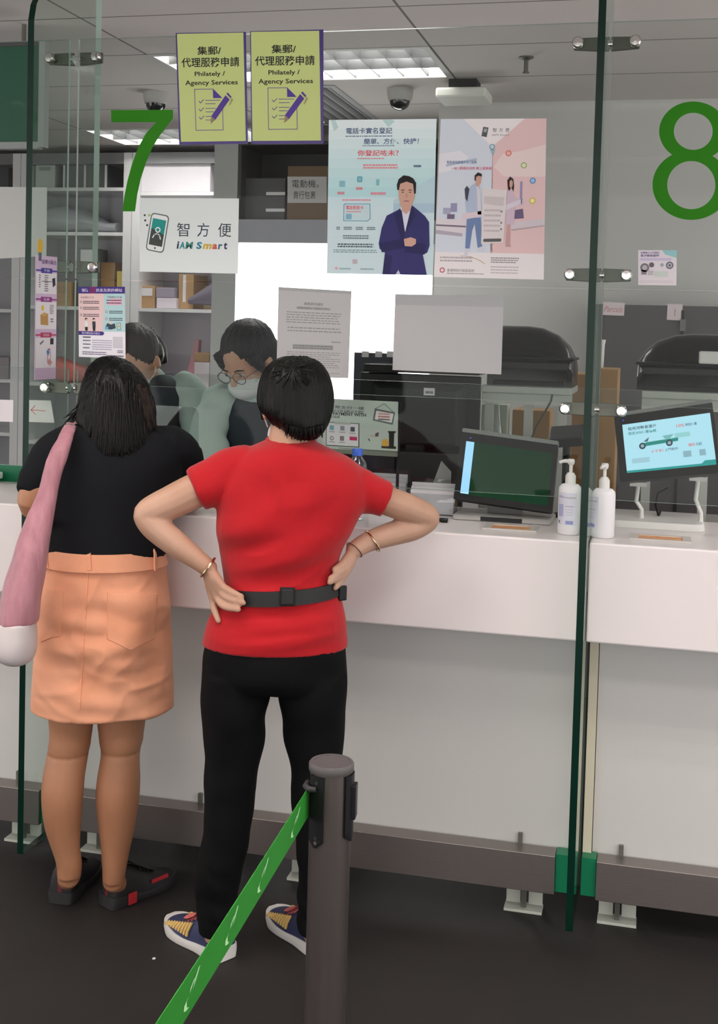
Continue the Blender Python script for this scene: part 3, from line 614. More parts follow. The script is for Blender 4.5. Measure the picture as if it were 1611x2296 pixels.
# pink and blue poster
s = sheet([(989, 267), (1226, 265.6), (1220, 627), (973.5, 621)], RGB(228, 200, 202, .3))
s.poly([(0, 0), (.5, 0), (.53, .84), (0, .84)], RGB(222, 228, 240), 1); s.poly([(.5, 0), (1, 0), (1, .84), (.51, .84)], RGB(238, 202, 204), 1)
s.poly([(.22, 0), (.80, 0), (.50, .175)], RGB(248, 240, 242), 2); s.poly([(0, .22), (.20, .20), (.28, .24), (.22, .28), (.10, .33), (0, .34)], RGB(238, 236, 244), 2); s.poly([(.6, .22), (.78, .20), (1, .16), (1, .36), (.62, .36), (.52, .30)], RGB(244, 220, 220), 2)
s.poly([(.41, .05), (.46, .055), (.445, .115), (.395, .108)], RGB(88, 92, 96), 3); s.poly([(.42, .06), (.45, .063), (.44, .085), (.413, .082)], RGB(170, 176, 176), 4)
for ch, u in (('智', .50), ('方', .56), ('便', .62)): s.text(ch, u, .058, u+.037, .083, RGB(110, 112, 120), 4)
s.text('iAM Smart', .495, .095, .66, .107, RGB(160, 140, 150), 4)
s.poly([(.07, .285), (.36, .245), (.36, .26), (.07, .30)], RGB(186, 196, 216), 3); s.text('智能身份認證平台 | 服務', .075, .262, .36, .283, RGB(110, 124, 170), 4, .01); s.text('一站 | 數碼化政府 網上服務通', .12, .30, .50, .322, RGB(224, 110, 140), 4, .01)
for (u, v, r, c) in ((.50, .175, .008, (150, 170, 186)), (.655, .215, .0085, (224, 130, 120)), (.80, .29, .0085, (176, 186, 130)), (.885, .385, .0085, (110, 146, 196)), (.885, .51, .009, (226, 196, 110))): s.disc(u, v, r, RGB(*c), 4, r0=r*.66); s.disc(u, v, r*.62, RGB(min(c[0]+50, 255), min(c[1]+60, 250), min(c[2]+60, 250)), 4)
s.poly([(.48, .19), (.53, .19), (.51, .235)], RGB(160, 190, 200), 4)
s.poly([(0, .62), (.12, .635), (.30, .625), (.40, .62), (.40, .70), (.16, .73), (0, .70)], RGB(232, 222, 230), 3); s.poly([(.0, .665), (.28, .672), (.28, .682), (.0, .675)], RGB(120, 108, 120), 4); s.poly([(0, .70), (.25, .72), (.25, .74), (0, .725)], RGB(186, 176, 190), 4)
s.poly([(.66, .65), (1, .62), (1, .66), (.66, .69)], RGB(222, 208, 216), 3); s.poly([(.7, .69), (1, .66), (1, .668), (.7, .7)], RGB(190, 172, 180), 4)
s.rect(.06, .56, .13, .60, RGB(176, 176, 200), 4); s.rect(.13, .53, .19, .585, RGB(160, 154, 190), 4); s.rect(.10, .60, .17, .63, RGB(120, 104, 130), 4); s.rect(.77, .39, .79, .53, RGB(156, 150, 190), 4)
s.poly([(.72, .57), (.80, .56), (.81, .62), (.72, .625)], RGB(110, 96, 128), 4); s.poly([(.74, .50), (.80, .49), (.80, .54), (.74, .54)], RGB(210, 200, 226), 4)
# young man
s.poly([(.29, .46), (.315, .42), (.355, .40), (.40, .43), (.42, .56), (.415, .62), (.29, .62), (.265, .52)], RGB(186, 198, 222), 5); s.poly([(.365, .415), (.40, .44), (.42, .60), (.385, .60)], RGB(226, 220, 230), 6)
s.poly([(.285, .62), (.415, .62), (.435, .80), (.395, .81), (.36, .66), (.34, .70), (.32, .815), (.28, .815)], RGB(116, 138, 182), 5); s.poly([(.285, .815), (.32, .815), (.30, .865), (.265, .865)], RGB(220, 220, 230), 5); s.poly([(.395, .81), (.435, .80), (.45, .835), (.40, .835)], RGB(220, 220, 230), 5)
s.poly([(.35, .36), (.385, .345), (.41, .365), (.405, .40), (.385, .425), (.36, .42)], SKN, 7); s.poly([(.345, .385), (.345, .355), (.375, .335), (.41, .345), (.412, .362), (.38, .356), (.358, .365), (.358, .39)], RGB(40, 32, 36), 8)
s.poly([(.255, .44), (.275, .42), (.30, .44), (.285, .52), (.265, .50)], RGB(70, 74, 90), 6); s.poly([(.24, .595), (.44, .575), (.44, .61), (.24, .635)], RGB(232, 214, 222), 6)
# young woman
s.poly([(.655, .45), (.70, .445), (.735, .50), (.72, .66), (.645, .66), (.65, .52)], RGB(216, 192, 208), 5); s.poly([(.655, .66), (.69, .66), (.69, .78), (.70, .80), (.65, .80)], RGB(206, 164, 164), 5)
s.poly([(.655, .42), (.65, .385), (.675, .36), (.705, .375), (.715, .42), (.71, .455), (.69, .43), (.67, .45), (.658, .44)], RGB(52, 38, 42), 6); s.poly([(.672, .39), (.69, .38), (.702, .395), (.70, .42), (.685, .435), (.673, .42)], SKN, 7)
s.poly([(.635, .54), (.78, .50), (.78, .53), (.635, .575)], RGB(230, 216, 232), 6)
# phone screen
s.poly([(.425, .435), (.65, .445), (.63, .775), (.425, .785)], RGB(234, 224, 226), 7); s.poly([(.44, .485), (.63, .49), (.62, .545), (.52, .54), (.44, .53)], RGB(216, 204, 206), 8); s.lines(.445, .56, .60, .72, 5, RGB(206, 194, 198), 21, 8, .4)
for v in (.58, .65, .69): s.disc(.605, v, .003, RGB(150, 140, 146), 8)
s.poly([(.45, .752), (.605, .748), (.612, .758), (.605, .768), (.45, .772), (.442, .762)], RGB(96, 94, 96), 8)
# foot band
s.rect(0, .84, 1, 1, RGB(244, 236, 238), 2); s.lines(.05, .865, .36, .905, 2, RGB(186, 176, 180), 22, 3, .5); s.disc(.075, .955, .0075, RGB(196, 96, 104), 3, r0=.0045); s.text('香港特別行政區政府', .12, .945, .37, .965, RGB(110, 104, 108), 3); s.lines(.12, .97, .47, .98, 1, RGB(150, 140, 146), 23, 3, .5)
s.line([(.24, .862), (.34, .868), (.42, .89), (.46, .908)], .002, RGB(206, 176, 150), 3); s.lines(.52, .865, .78, .905, 3, RGB(150, 142, 148), 24, 3, .5); s.lines(.52, .92, .78, .975, 3, RGB(196, 186, 190), 25, 3, .4)
tag(s.build('poster'), 'pink and pale blue poster with two young people and a phone screen', 'poster', 'large posters on the glass')
# notice with the purple heading
s = sheet([(176, 643), (280.5, 643), (281.5, 804), (177, 800)], RGB(246, 242, 250, .35)); HP = RGB(66, 52, 130)
s.rect(0, 0, 1, .095, HP, 2); s.text('慎防', .07, .025, .22, .072, RGB(226, 214, 236), 3, .01); s.text('訊息及欺詐網站', .38, .025, .94, .072, RGB(226, 214, 236), 3, .01); s.rect(.24, .0, .37, .095, RGB(120, 44, 104), 3)
s.poly([(0, .095), (.55, .095), (.52, .63), (0, .63)], RGB(240, 208, 208), 1); s.poly([(.55, .095), (1, .095), (1, .63), (.52, .63)], RGB(188, 222, 226), 1)
s.text('安全網站 可 信', .05, .135, .33, .165, RGB(90, 60, 80), 2); s.text('可疑網站 可 疑', .62, .13, .93, .16, RGB(90, 60, 80), 2); s.poly([(.70, .165), (.94, .165), (.94, .255), (.62, .255), (.62, .22)], RGB(238, 186, 204), 2); s.lines(.60, .175, .92, .25, 2, RGB(90, 70, 100), 31, 3, .4)
for v in (.215, .30, .40): s.disc(.055, v, .0035, RGB(120, 110, 110), 2, r0=.0022); s.lines(.10, v-.02, .45, v+.03, 2, RGB(104, 84, 96), int(v*900), 2, .55)
for v in (.35, .45): s.disc(.60, v, .004, RGB(200, 70, 100), 2, r0=.0028); s.lines(.66, v-.02, .95, v+.03, 2, RGB(74, 94, 110), int(v*800), 2, .55)
def tiny_person(s, u, v, c1, l=3):
    s.disc(u, v, .0042, RGB(40, 32, 36), l); s.disc(u+.006, v+.012, .0032, RGB(232, 200, 184), l+1); s.poly([(u-.035, v+.03), (u+.035, v+.03), (u+.04, v+.11), (u-.03, v+.11)], c1, l); s.poly([(u-.03, v+.11), (u+.035, v+.11), (u+.03, v+.165), (u-.02, v+.165)], RGB(40, 40, 50), l)
tiny_person(s, .165, .46, RGB(236, 236, 232)); tiny_person(s, .33, .46, RGB(60, 60, 70))
s.poly([(.58, .56), (.62, .51), (.70, .53), (.78, .51), (.80, .58), (.70, .60), (.60, .595)], RGB(60, 74, 84), 3); s.disc(.685, .50, .0038, RGB(232, 200, 184), 4); s.poly([(.57, .56), (.64, .56), (.64, .60), (.57, .60)], RGB(120, 176, 216), 4); s.line([(.82, .51), (.90, .505), (.91, .60), (.83, .605), (.82, .51)], .0012, RGB(90, 96, 110), 3); s.disc(.865, .55, .003, RGB(230, 180, 70), 4)
s.poly([(0, .63), (.52, .63), (.555, .655), (.52, .685), (0, .685)], HP, 2); s.text('官方網站及小貼士', .07, .64, .46, .675, RGB(220, 210, 234), 3, .01)
s.lines(.09, .70, .26, .73, 1, RGB(60, 50, 90), 33, 2, .6); s.lines(.09, .745, .26, .90, 3, RGB(90, 80, 120), 34, 2, .3); s.lines(.29, .745, .72, .90, 5, RGB(170, 160, 190), 35, 2, .4); s.lines(.08, .915, .60, .97, 2, RGB(100, 90, 130), 36, 2, .45); s.lines(.60, .955, .97, .985, 1, RGB(70, 64, 84), 37, 2, .6)
s.rect(.735, .70, .945, .86, RGB(214, 212, 220), 2); s.lines(.83, .885, .95, .93, 2, RGB(90, 80, 110), 38, 2, .5)
tag(s.build('notice'), 'white notice with a purple heading stuck above the woman in black', 'notice')
# narrow leaflet strip on the glass fin
XF = FIN[0]+FT+.0016
s = Sheet(PX(80.6, 572, XF), PX(128.5, 576.5, XF), PX(125, 849.5, XF), PX(78, 852, XF), M('lilac_card', (216, 190, 220), .4), .0014)
t = thing('leaflet_strip', 'narrow lilac leaflet strip with a yellow bulb on the left glass fin', 'leaflet strip', PX(102, 850, XF))
s.text('投寄小貼士', .28, .028, .95, .065, RGB(86, 60, 120), 2, .012)
for v, c, tx in ((.118, (72, 66, 150), '平郵'), (.35, (150, 60, 140), '包裹'), (.638, (190, 62, 96), '危險品')):
    C = RGB(*c); s.rect(0, v-.006, 1, v+.006, C, 2); s.rect(.24, v-.02, .76, v+.02, C, 3); s.text(tx, .36, v-.011, .64, v+.011, RGB(232, 220, 236), 4)
for a, b in ((.135, .305), (.37, .59), (.66, .905)): s.rect(.02, a, .98, b, RGB(240, 234, 240), 1)
s.lines(.14, .15, .22, .26, 6, RGB(120, 116, 124), 41, 2, .5); s.lines(.40, .15, .58, .29, 8, RGB(130, 126, 134), 42, 2, .5); s.line([(.28, .205), (.75, .205)], .0016, RGB(60, 58, 64), 3); s.poly([(.76, .18), (.90, .17), (.92, .23), (.80, .25)], RGB(44, 44, 56), 3)
s.disc(.33, .42, .008, RGB(232, 196, 70), 3); s.poly([(.22, .475), (.58, .465), (.60, .56), (.24, .555)], RGB(196, 150, 92), 3); s.poly([(.22, .475), (.40, .455), (.58, .465), (.42, .485)], RGB(214, 172, 112), 4); s.lines(.66, .39, .86, .47, 6, RGB(140, 136, 144), 43, 2, .5); s.lines(.70, .50, .84, .54, 2, RGB(110, 104, 116), 44, 2, .5)
s.poly([(.2, .705), (.38, .68), (.40, .69), (.24, .72)], RGB(110, 116, 120), 3); s.rect(.70, .665, .86, .715, RGB(44, 42, 46), 3); s.disc(.65, .81, .0105, RGB(196, 60, 80), 3, r0=.0085, sy=2.2); s.poly([(.52, .775), (.60, .75), (.68, .78), (.60, .81)], RGB(90, 140, 196), 4); s.poly([(.56, .86), (.66, .83), (.80, .86), (.70, .89)], RGB(206, 150, 150), 4)
s.build('printed_strip', t)
c = PX(90, 552, XF); bl = MB(); ey = Vector((0, 1, 0)); P = []
for k in range(20):
    a = math.radians(-60+300*k/19); P.append((math.sin(a+math.pi)*.016, -math.cos(a+math.pi)*.016*1.35))
front = [c+Vector((.0008, -a, b)) for a, b in P]; back = [p-Vector((.0014, 0, 0)) for p in front]; nn = len(P)
bl.add(front+back, [tuple(range(nn)), tuple(range(2*nn-1, nn-1, -1))]+[(i, (i+1) % nn, nn+(i+1) % nn, nn+i) for i in range(nn)], RGB(222, 180, 70))
c2 = c-Vector((0, 0, .03)); bl.box((c2.x-.0008, c2.y-.008, c2.z-.012), (c2.x+.001, c2.y+.008, c2.z+.012), RGB(96, 108, 116)); bl.build('bulb_cutout', t)
# sheets with print on the middle panes
s = sheet([(625, 643.5), (788.5, 652.6), (781.5, 848), (620, 844)], paper_mat('letter_paper', (236, 226, 232), .15), PANE+.0075)
s.text('服務更改通知', .36, .155, .62, .187, RGB(120, 112, 118), 2); s.text('有關郵政服務及代理服務安排事宜', .26, .205, .72, .235, RGB(120, 112, 118), 2)
GP = RGB(176, 168, 174); s.lines(.12, .26, .88, .40, 5, GP, 51, 2, .4); s.lines(.14, .43, .88, .50, 2, GP, 52, 2, .4); s.lines(.75, .58, .88, .61, 1, GP, 53, 2, .5); s.rect(.22, .63, .78, .685, RGB(196, 190, 194), 1); s.lines(.22, .635, .78, .685, 2, RGB(140, 132, 138), 54, 2, .5); s.lines(.14, .71, .88, .90, 8, GP, 55, 2, .35); s.lines(.74, .945, .88, .96, 1, GP, 56, 2, .5)
s.rect(0, 0, 1, .035, paper_mat('paper_fold', (216, 208, 214), .15), 2); tag(s.build('printed_letter'), 'white printed letter hanging behind the glass above the woman in red', 'letter')
s = sheet([(887, 659.5), (1130, 664), (1124.6, 839.6), (880.6, 829.5)], paper_mat('blank_paper', (238, 228, 235), .15), PANE+.0075)
s.rect(.0, .0, 1., .14, paper_mat('paper_strip', (222, 214, 222), .15), 1); tag(s.build('blank_sheet'), 'large blank white sheet behind the glass left of the black printer', 'sheet')
s = sheet([(1432, 561), (1518.7, 561), (1517.5, 640), (1432, 639)], RGB(226, 216, 224, .35))
s.poly([(.62, 0), (1, 0), (1, .22), (.70, .12)], RGB(150, 200, 204), 1); s.text('合資格人士可登記', .06, .04, .55, .10, RGB(96, 76, 140), 2, .012); s.text('香港郵政服務', .06, .12, .55, .19, RGB(96, 76, 140), 2, .012); s.rect(.04, .225, .86, .30, RGB(206, 194, 222), 1)
s.disc(.17, .50, .012, RGB(124, 116, 124), 2); s.disc(.17, .50, .007, RGB(190, 184, 190), 3); s.rect(.08, .56, .22, .70, RGB(140, 132, 140), 2); s.disc(.35, .42, .007, RGB(110, 104, 112), 2); s.disc(.62, .42, .005, RGB(170, 176, 180), 2); s.disc(.82, .43, .01, RGB(110, 112, 124), 2, r0=.006); s.disc(.82, .43, .004, RGB(110, 112, 124), 2); s.rect(.42, .60, .78, .76, RGB(206, 212, 206), 2); s.lines(.25, .58, .40, .72, 3, RGB(160, 152, 158), 61, 2, .5); s.lines(.04, .86, .95, .95, 2, RGB(212, 196, 204), 62, 2, .4)
tag(s.build('notice'), 'small square notice with purple print on the glass below the number 8', 'notice')
# counter left of the fin: back of a poster and two paper strips
s = sheet([(-110, 418), (105.5, 420), (104, 574), (-110, 586)], M('poster_back', (190, 190, 188), .6)); tag(s.build('wall_poster'), 'plain white poster back on the glass at the left edge', 'poster')
YL = PANE+.022-.0062
s = sheet([(-40, 895), (30, 897), (29, 946), (-40, 944)], RGB(228, 222, 226), YL); tag(s.build('paper_note'), 'blank white paper note on the lower glass at the left edge', 'note')
s = sheet([(64, 897), (114, 898), (123, 912), (122, 948), (63, 946)][:2]+[(122, 948), (63, 946)], RGB(226, 224, 224), YL); s.line([(.12, .45), (.70, .47)], .0022, RGB(216, 120, 130), 2); s.line([(.28, .25), (.12, .45), (.30, .65)], .0022, RGB(216, 120, 130), 2)
tag(s.build('paper_note'), 'white paper note with a red arrow behind the left glass fin', 'note')
# ================================================================== equipment on and behind the counter
BLK = M('black_plastic', (18, 17, 19), .4, spec=.3); BLKG = M('gloss_black', (9, 9, 10), .22, spec=.35); DGR = M('dark_grey_plastic', (40, 40, 42), .5, spec=.3); MGR = M('mid_grey_plastic', (112, 112, 112), .45)
WPL = M('white_plastic', (222, 220, 218), .4); ACR = glass_mat('acrylic', (.93, .95, .95), .06); PAPER = M('leaflet_paper', (222, 218, 224), .5)
DESK = .86
# staff desk
t = thing('staff_desk', 'long grey staff desk behind the counter', 'desk', (.7, 4.2, 0))
MB().box((-1.10, 3.83, DESK-.03), (2.6, 4.62, DESK), M('desk_top', (150, 148, 146), .5)).build('worktop', t)
for x in (-1.08, -.17, 1.4, 2.56): MB().box((x, 3.85, 0), (x+.025, 4.6, DESK-.031), M('desk_panel', (110, 110, 112), .6)).build('leg', t)
def oriented(px, py, y, yaw, pitch):
    """frame facing the customer: origin, right, up, front"""
    q = Quaternion((0, 0, 1), math.radians(yaw)) @ Quaternion((1, 0, 0), math.radians(pitch))
    return PY(px, py, y), q @ Vector((1, 0, 0)), q @ Vector((0, 0, 1)), q @ Vector((0, -1, 0))
# ------------------------------------------------------------------ customer displays
def display(corners, yb, tilt, label, bright):
    tl, tr, br, bl = corners
    base = PY((bl[0]+br[0])/2, bl[1], yb); t = thing('customer_display', label, 'display', (base.x, yb+.09, CT), 'customer displays on the counter')
    A = [PY(*tl, yb+tilt), None, PY(*br, yb), PY(*bl, yb)]
    n0 = (A[2]-A[3]).cross(A[0]-A[3]); d0 = ray(*tr); A[1] = EYE+d0*((A[3]-EYE).dot(n0)/d0.dot(n0))
    n = (A[1]-A[0]).cross(A[3]-A[0]).normalized(); n = -n if n.y > 0 else n
    back = [p-n*.045 for p in A]; c = sum(A, Vector())/4
    mid = [c+(p-c)*.86-n*.075 for p in A]
    MB().rings([[A[3], A[2], A[1], A[0]], [back[3], back[2], back[1], back[0]], [mid[3], mid[2], mid[1], mid[0]]], DGR).build('casing', t, bevel=.006)
    s = Sheet(*[p+n*.0016 for p in A], BLK, .0014)
    if not bright:
        s.rect(.06, .13, .955, .91, M('screen_green', (10, 62, 36), .5, spec=.15), 1); s.rect(.06, .13, .145, .90, emit_mat('screen_pale_blue', (150, 200, 235), .62), 2)
        s.rect(.955, .10, 1, .95, BLK, 1); s.disc(.10, .075, .0025, emit_mat('led_violet', (90, 70, 200), .5), 2)
    else:
        SB = emit_mat('screen_ice_blue', (176, 224, 240), .5); u0, u1, v0, v1 = .075, .965, .14, .88
        s.rect(u0, v0, u1, v1, SB, 1)
        U = lambda a: u0+(u1-u0)*a; V = lambda b: v0+(v1-v0)*b
        def E(r, g, b): return emit_mat('screen_%d_%d_%d' % (r, g, b), (r, g, b), .5)
        def tx(tx_, a, b, c_, d, m): s.text(tx_, U(a), V(b), U(c_), V(d), m, 3, .012)
        tx('租用流動貨運戶', .06, .07, .38, .14, E(60, 84, 96)); tx('限定30%優惠價格', .06, .17, .38, .235, E(40, 130, 126)); tx('10%', .61, .14, .70, .20, E(220, 110, 120)); tx('特別優惠', .71, .14, .84, .20, E(70, 90, 110))
        s.poly([(U(.17), V(.47)), (U(.25), V(.42)), (U(.58), V(.40)), (U(.615), V(.40)), (U(.61), V(.465)), (U(.20), V(.50))], E(44, 136, 128), 3)
        s.poly([(U(.22), V(.40)), (U(.29), V(.32)), (U(.27), V(.41))], E(90, 110, 120), 3); s.poly([(U(.44), V(.33)), (U(.57), V(.32)), (U(.52), V(.40)), (U(.47), V(.40))], E(120, 180, 180), 3); s.rect(U(.58), V(.31), U(.75), V(.40), E(150, 206, 208), 2)
        for a in (.205, .51): s.disc(U(a), V(.485), .0095, E(50, 70, 80), 4); s.disc(U(a), V(.485), .005, E(150, 170, 180), 5)
        tx('5千輛', .30, .59, .44, .645, E(220, 110, 130)); tx('上門取件', .45, .585, .60, .64, E(90, 100, 130)); tx('80', .72, .54, .79, .60, E(220, 110, 120)); tx('元起', .80, .54, .87, .60, E(70, 90, 110))
        s.rect(U(.65), V(.68), U(.74), V(.80), E(140, 176, 190), 3); s.rect(U(.83), V(.68), U(.90), V(.80), E(140, 176, 190), 3); s.rect(U(.07), V(.72), U(.27), V(.82), E(160, 200, 214), 3)
        s.poly([(U(0), V(1)), (U(0), V(.955)), (U(.84), V(.955)), (U(.88), V(.90)), (U(1), V(.90)), (U(1), V(1))], E(44, 150, 146), 3); s.disc(.09, .075, .0025, emit_mat('led_blue', (60, 60, 210), .5), 2)
    s.build('screen', t)
    # rim strip along the top
    q = MB(); up = (A[0]-A[3]).normalized()
    q.hexa([A[0]-n*.045, A[1]-n*.045, A[1], A[0], A[0]-n*.04+up*.014, A[1]-n*.04+up*.014, A[1]-n*.01+up*.014, A[0]-n*.01+up*.014], M('rim_pale', (150, 150, 150), .4)); q.build('top_rim', t, bevel=.003)
    return t, A, n
t, A, n = display([(1036, 968), (1252, 998), (1238, 1150), (1018, 1119)], 3.545, .05, 'customer display with a dark green screen left of the sanitizer bottles', False)
b = MB(); z = CT; cx = (A[2].x+A[3].x)/2; w = (A[2].x-A[3].x)/2
b.rings([[Vector((cx+sx*w*1.0, 3.525+yy, z+.0005)) for sx, yy in ((-1, 0), (1, 0), (1.02, .17), (-1.02, .17))], [Vector((cx+sx*w*1.0, 3.532+yy, z+.016)) for sx, yy in ((-1, 0), (1, 0), (1, .15), (-1, .15))]], M('base_pale', (176, 174, 172), .4)); b.build('base', t, bevel=.006)
b = MB(); b.box((cx-w*.42, 3.5262, z+.002), (cx+w*.42, 3.530, z+.014), DGR); b.build('base_slot', t)
b = MB(); b.box((cx-.05, 3.60, z+.016), (cx+.05, 3.64, (A[0].z+A[3].z)/2), MGR); b.build('stand', t)
t, A, n = display([(1378, 935), (1598, 903), (1618, 1060), (1392, 1080)], 3.60, .05, 'customer display with a bright pale blue advert screen on a white stand', True)
# stand of the bright display
bz = CT; c0, c1 = PZ(1352, 1165, CT), PZ(1590, 1165, CT); xm = (c0.x+c1.x)/2
R = []
for z, k in ((CT+.0005, 1.), (CT+.012, 1.), (CT+.02, .96)):
    P = []
    for qx, qy, a0 in ((1, -1, -90), (1, 1, 0), (-1, 1, 90), (-1, -1, 180)):
        for i in range(6): a = math.radians(a0+18*i); P.append(Vector((xm+k*(qx*(.135-.03)+.03*math.cos(a)), 3.70+k*(qy*(.12-.03)+.03*math.sin(a)), z)))
    R.append(P)
MB().rings(R, WPL).build('base', t, smooth=True)
for px, pz in ((1432, 1090), (1566, 1078)):
    e = PY(px, pz, 3.655); f = Vector((e.x, 3.66, CT+.015)); m_ = MB()
    m_.tube([f+Vector((.012, 0, 0)), f+Vector((.012, .0, .03)), f.lerp(e, .55)+Vector((-.004, 0, 0)), e+Vector((0, 0, .0))], [.012, .0085, .0085, .0085], WPL, 10, flat=.7); m_.box((e.x-.024, 3.645, e.z), (e.x+.024, 3.672, e.z+.012), WPL); m_.build('support_arm', t, smooth=True)
cab = MB(); e = PY(1500, 1092, 3.70); cab.tube([e, e+Vector((-.03, 0, -.02)), e+Vector((-.035, 0, -.055)), e+Vector((-.025, .02, -.09)), Vector((e.x-.02, 3.76, CT+.028))], .0035, BLK, 8); cab.build('cable', t, smooth=True)
# ------------------------------------------------------------------ hand sanitizer bottles
def sanitizer(px, y, ang, hz, label):
    p = PY(px, 1190, y); c = Vector((p.x, y, CT+.0008)); t = thing('sanitizer_bottle', label, 'pump bottle', c, 'white sanitizer pump bottles')
    r = .0315; b = MB(); b.lathe(c, [(r*.9, 0), (r, .004), (r, hz-.014), (r*.96, hz-.006), (r*.72, hz+.002), (r*.42, hz+.004)], M('bottle_white', (232, 230, 234), .35), 40); b.build('bottle', t, smooth=True)
    l = MB(); k = 26; a0 = math.radians(-90-ang-52); a1 = math.radians(-90-ang+52)
    def at(u, v, d=.0004): a = a0+(a1-a0)*u; return c+Vector(((r+d)*math.cos(a), (r+d)*math.sin(a), hz*(.86-.66*v)))
    def patch(u0, v0, u1, v1, mat, d):
        n_ = max(1, int((u1-u0)*k)); V_ = []; F_ = []
        for i in range(n_+1): u = u0+(u1-u0)*i/n_; V_ += [at(u, v0, d), at(u, v1, d)]
        l.add(V_, [(2*i, 2*i+1, 2*i+3, 2*i+2) for i in range(n_)], mat)
    patch(0, 0, 1, 1, M('bottle_label', (214, 212, 226), .4), .0004); LB = RGB(170, 172, 206); LG = RGB(176, 176, 184)
    patch(.03, .10, .30, .16, LB, .0008); patch(.30, .13, .93, .165, LG, .0008); patch(.03, .36, .34, .74, LB, .0008); patch(.42, .40, .85, .43, LG, .0008)
    for v in (.50, .58, .66): patch(.42, v, .80, v+.025, RGB(196, 196, 208), .0008)
    patch(.46, .86, .82, .97, RGB(140, 144, 190), .0008); patch(.06, .86, .14, .95, RGB(90, 90, 96), .0008); l.build('label', t)
    q = MB(); q.lathe(c+Vector((0, 0, hz+.003)), [(.0145, 0), (.0145, .022), (.012, .026), (.009, .031)], WPL, 28); q.lathe(c+Vector((0, 0, hz+.03)), [(.0048, 0), (.0048, .026)], WPL, 16); q.build('pump_collar', t, smooth=True)
    h = MB(); d = Vector((math.cos(math.radians(ang+180)), math.sin(math.radians(ang+180)), 0)); top = c+Vector((0, 0, hz+.056))
    h.lathe(top, [(.0075, 0), (.0098, .005), (.0098, .012), (.008, .0155)], WPL, 20); h.tube([top+Vector((0, 0, .009)), top+d*.018+Vector((0, 0, .0095)), top+d*.032+Vector((0, 0, .005))], [.006, .005, .0042], WPL, 12); h.build('pump_head', t, smooth=True)
sanitizer(1276, 3.405, 10, .135, 'white sanitizer pump bottle left of the glass fin, beside the dark green screen'); sanitizer(1352, 3.385, 75, .130, 'white sanitizer pump bottle right of the glass fin, under the bright screen')
# ------------------------------------------------------------------ coin trays
def tray(c4, label):
    P = [PZ(px, py, CT) for px, py in c4]; cx = sum(p.x for p in P)/4; cy = sum(p.y for p in P)/4
    t = thing('coin_tray', label, 'coin tray', (cx, cy, CT), 'coin trays sunk in the counter'); w = abs(P[1].x-P[0].x)/2; d = .045
    f = MB(); z = CT+.0004; e = .012
    for a, b in (((cx-w, cy-d, z), (cx+w, cy-d+e, z+.004)), ((cx-w, cy+d-e, z), (cx+w, cy+d, z+.004)), ((cx-w, cy-d+e, z), (cx-w+.022, cy+d-e, z+.004)), ((cx+w-.022, cy-d+e, z), (cx+w, cy+d-e, z+.004))): f.box(a, b, M('tray_frame', (206, 200, 196), .35))
    f.build('frame', t)
    o_ = MB().box((cx-w+.022, cy-d+e, z), (cx+w-.022, cy+d-e, z+.0015), M('orange_pad', (214, 142, 104), .5, var=(30, (224, 176, 120), .4, .65))); o_.build('pad', t)
tray([(1080, 1190), (1206, 1193), (1200, 1179), (1100, 1178)], 'coin tray with an orange pad in front of the dark green screen'); tray([(1412, 1212), (1550, 1216), (1540, 1204), (1425, 1202)], 'coin tray with an orange pad under the bright screen')
# ------------------------------------------------------------------ QR payment board
y = 3.56; t = thing('payment_board', 'pale green payment board on a stand behind the bottle with a blue cap', 'board', (PY(810, 1000, y).x, y, CT))
s = Sheet(PY(722, 893, y), PY(893, 901, y), PY(892, 1012, y), PY(722, 1002, y), M('board_pale_green', (196, 208, 200), .4), .004)
s.text('人民幣支付一樣', .02, .135, .56, .20, RGB(84, 90, 88), 2, .012); s.text('全新掃碼付款', .02, .215, .56, .275, RGB(110, 116, 112), 2, .008); s.text('EASY PAYMENT WITH', .0, .27, .585, .335, RGB(40, 42, 42), 2, .02); s.text('QR CODE', .03, .345, .24, .40, RGB(40, 42, 42), 2, .02)
s.rect(.055, .475, .50, .97, RGB(104, 110, 108), 1); s.rect(.065, .49, .485, .95, RGB(232, 230, 236), 2); s.rect(.17, .475, .38, .515, RGB(190, 194, 194), 3)
for i, (u, v, c) in enumerate(((.135, .60, (120, 180, 190)), (.275, .60, (150, 160, 170)), (.41, .61, (90, 100, 110)), (.135, .81, (110, 116, 130)), (.27, .81, (140, 130, 136)))):
    if i in (3,): s.disc(u, v, .0062, RGB(*c), 3, r0=.004)
    else: s.rect(u-.028, v-.055, u+.028, v+.04, RGB(*c), 3)
    s.lines(u-.04, v+.06, u+.04, v+.085, 1, RGB(150, 150, 158), i, 3, .7)
s.rect(.37, .755, .47, .83, RGB(196, 60, 110), 3)
s.poly([(.70, .155), (.965, .215), (.935, .47), (.675, .40)], RGB(112, 118, 116), 2); s.poly([(.72, .20), (.945, .245), (.92, .43), (.70, .375)], RGB(232, 224, 226), 3); s.line([(.70, .17), (.82, .05), (.95, .22)], .0016, RGB(100, 108, 104), 2)
for v0, c in ((.235, (214, 150, 150)), (.29, (180, 110, 110)), (.345, (90, 80, 84))): s.lines(.745, v0, .90, v0+.05, 1, RGB(*c), int(v0*999), 4, .6)
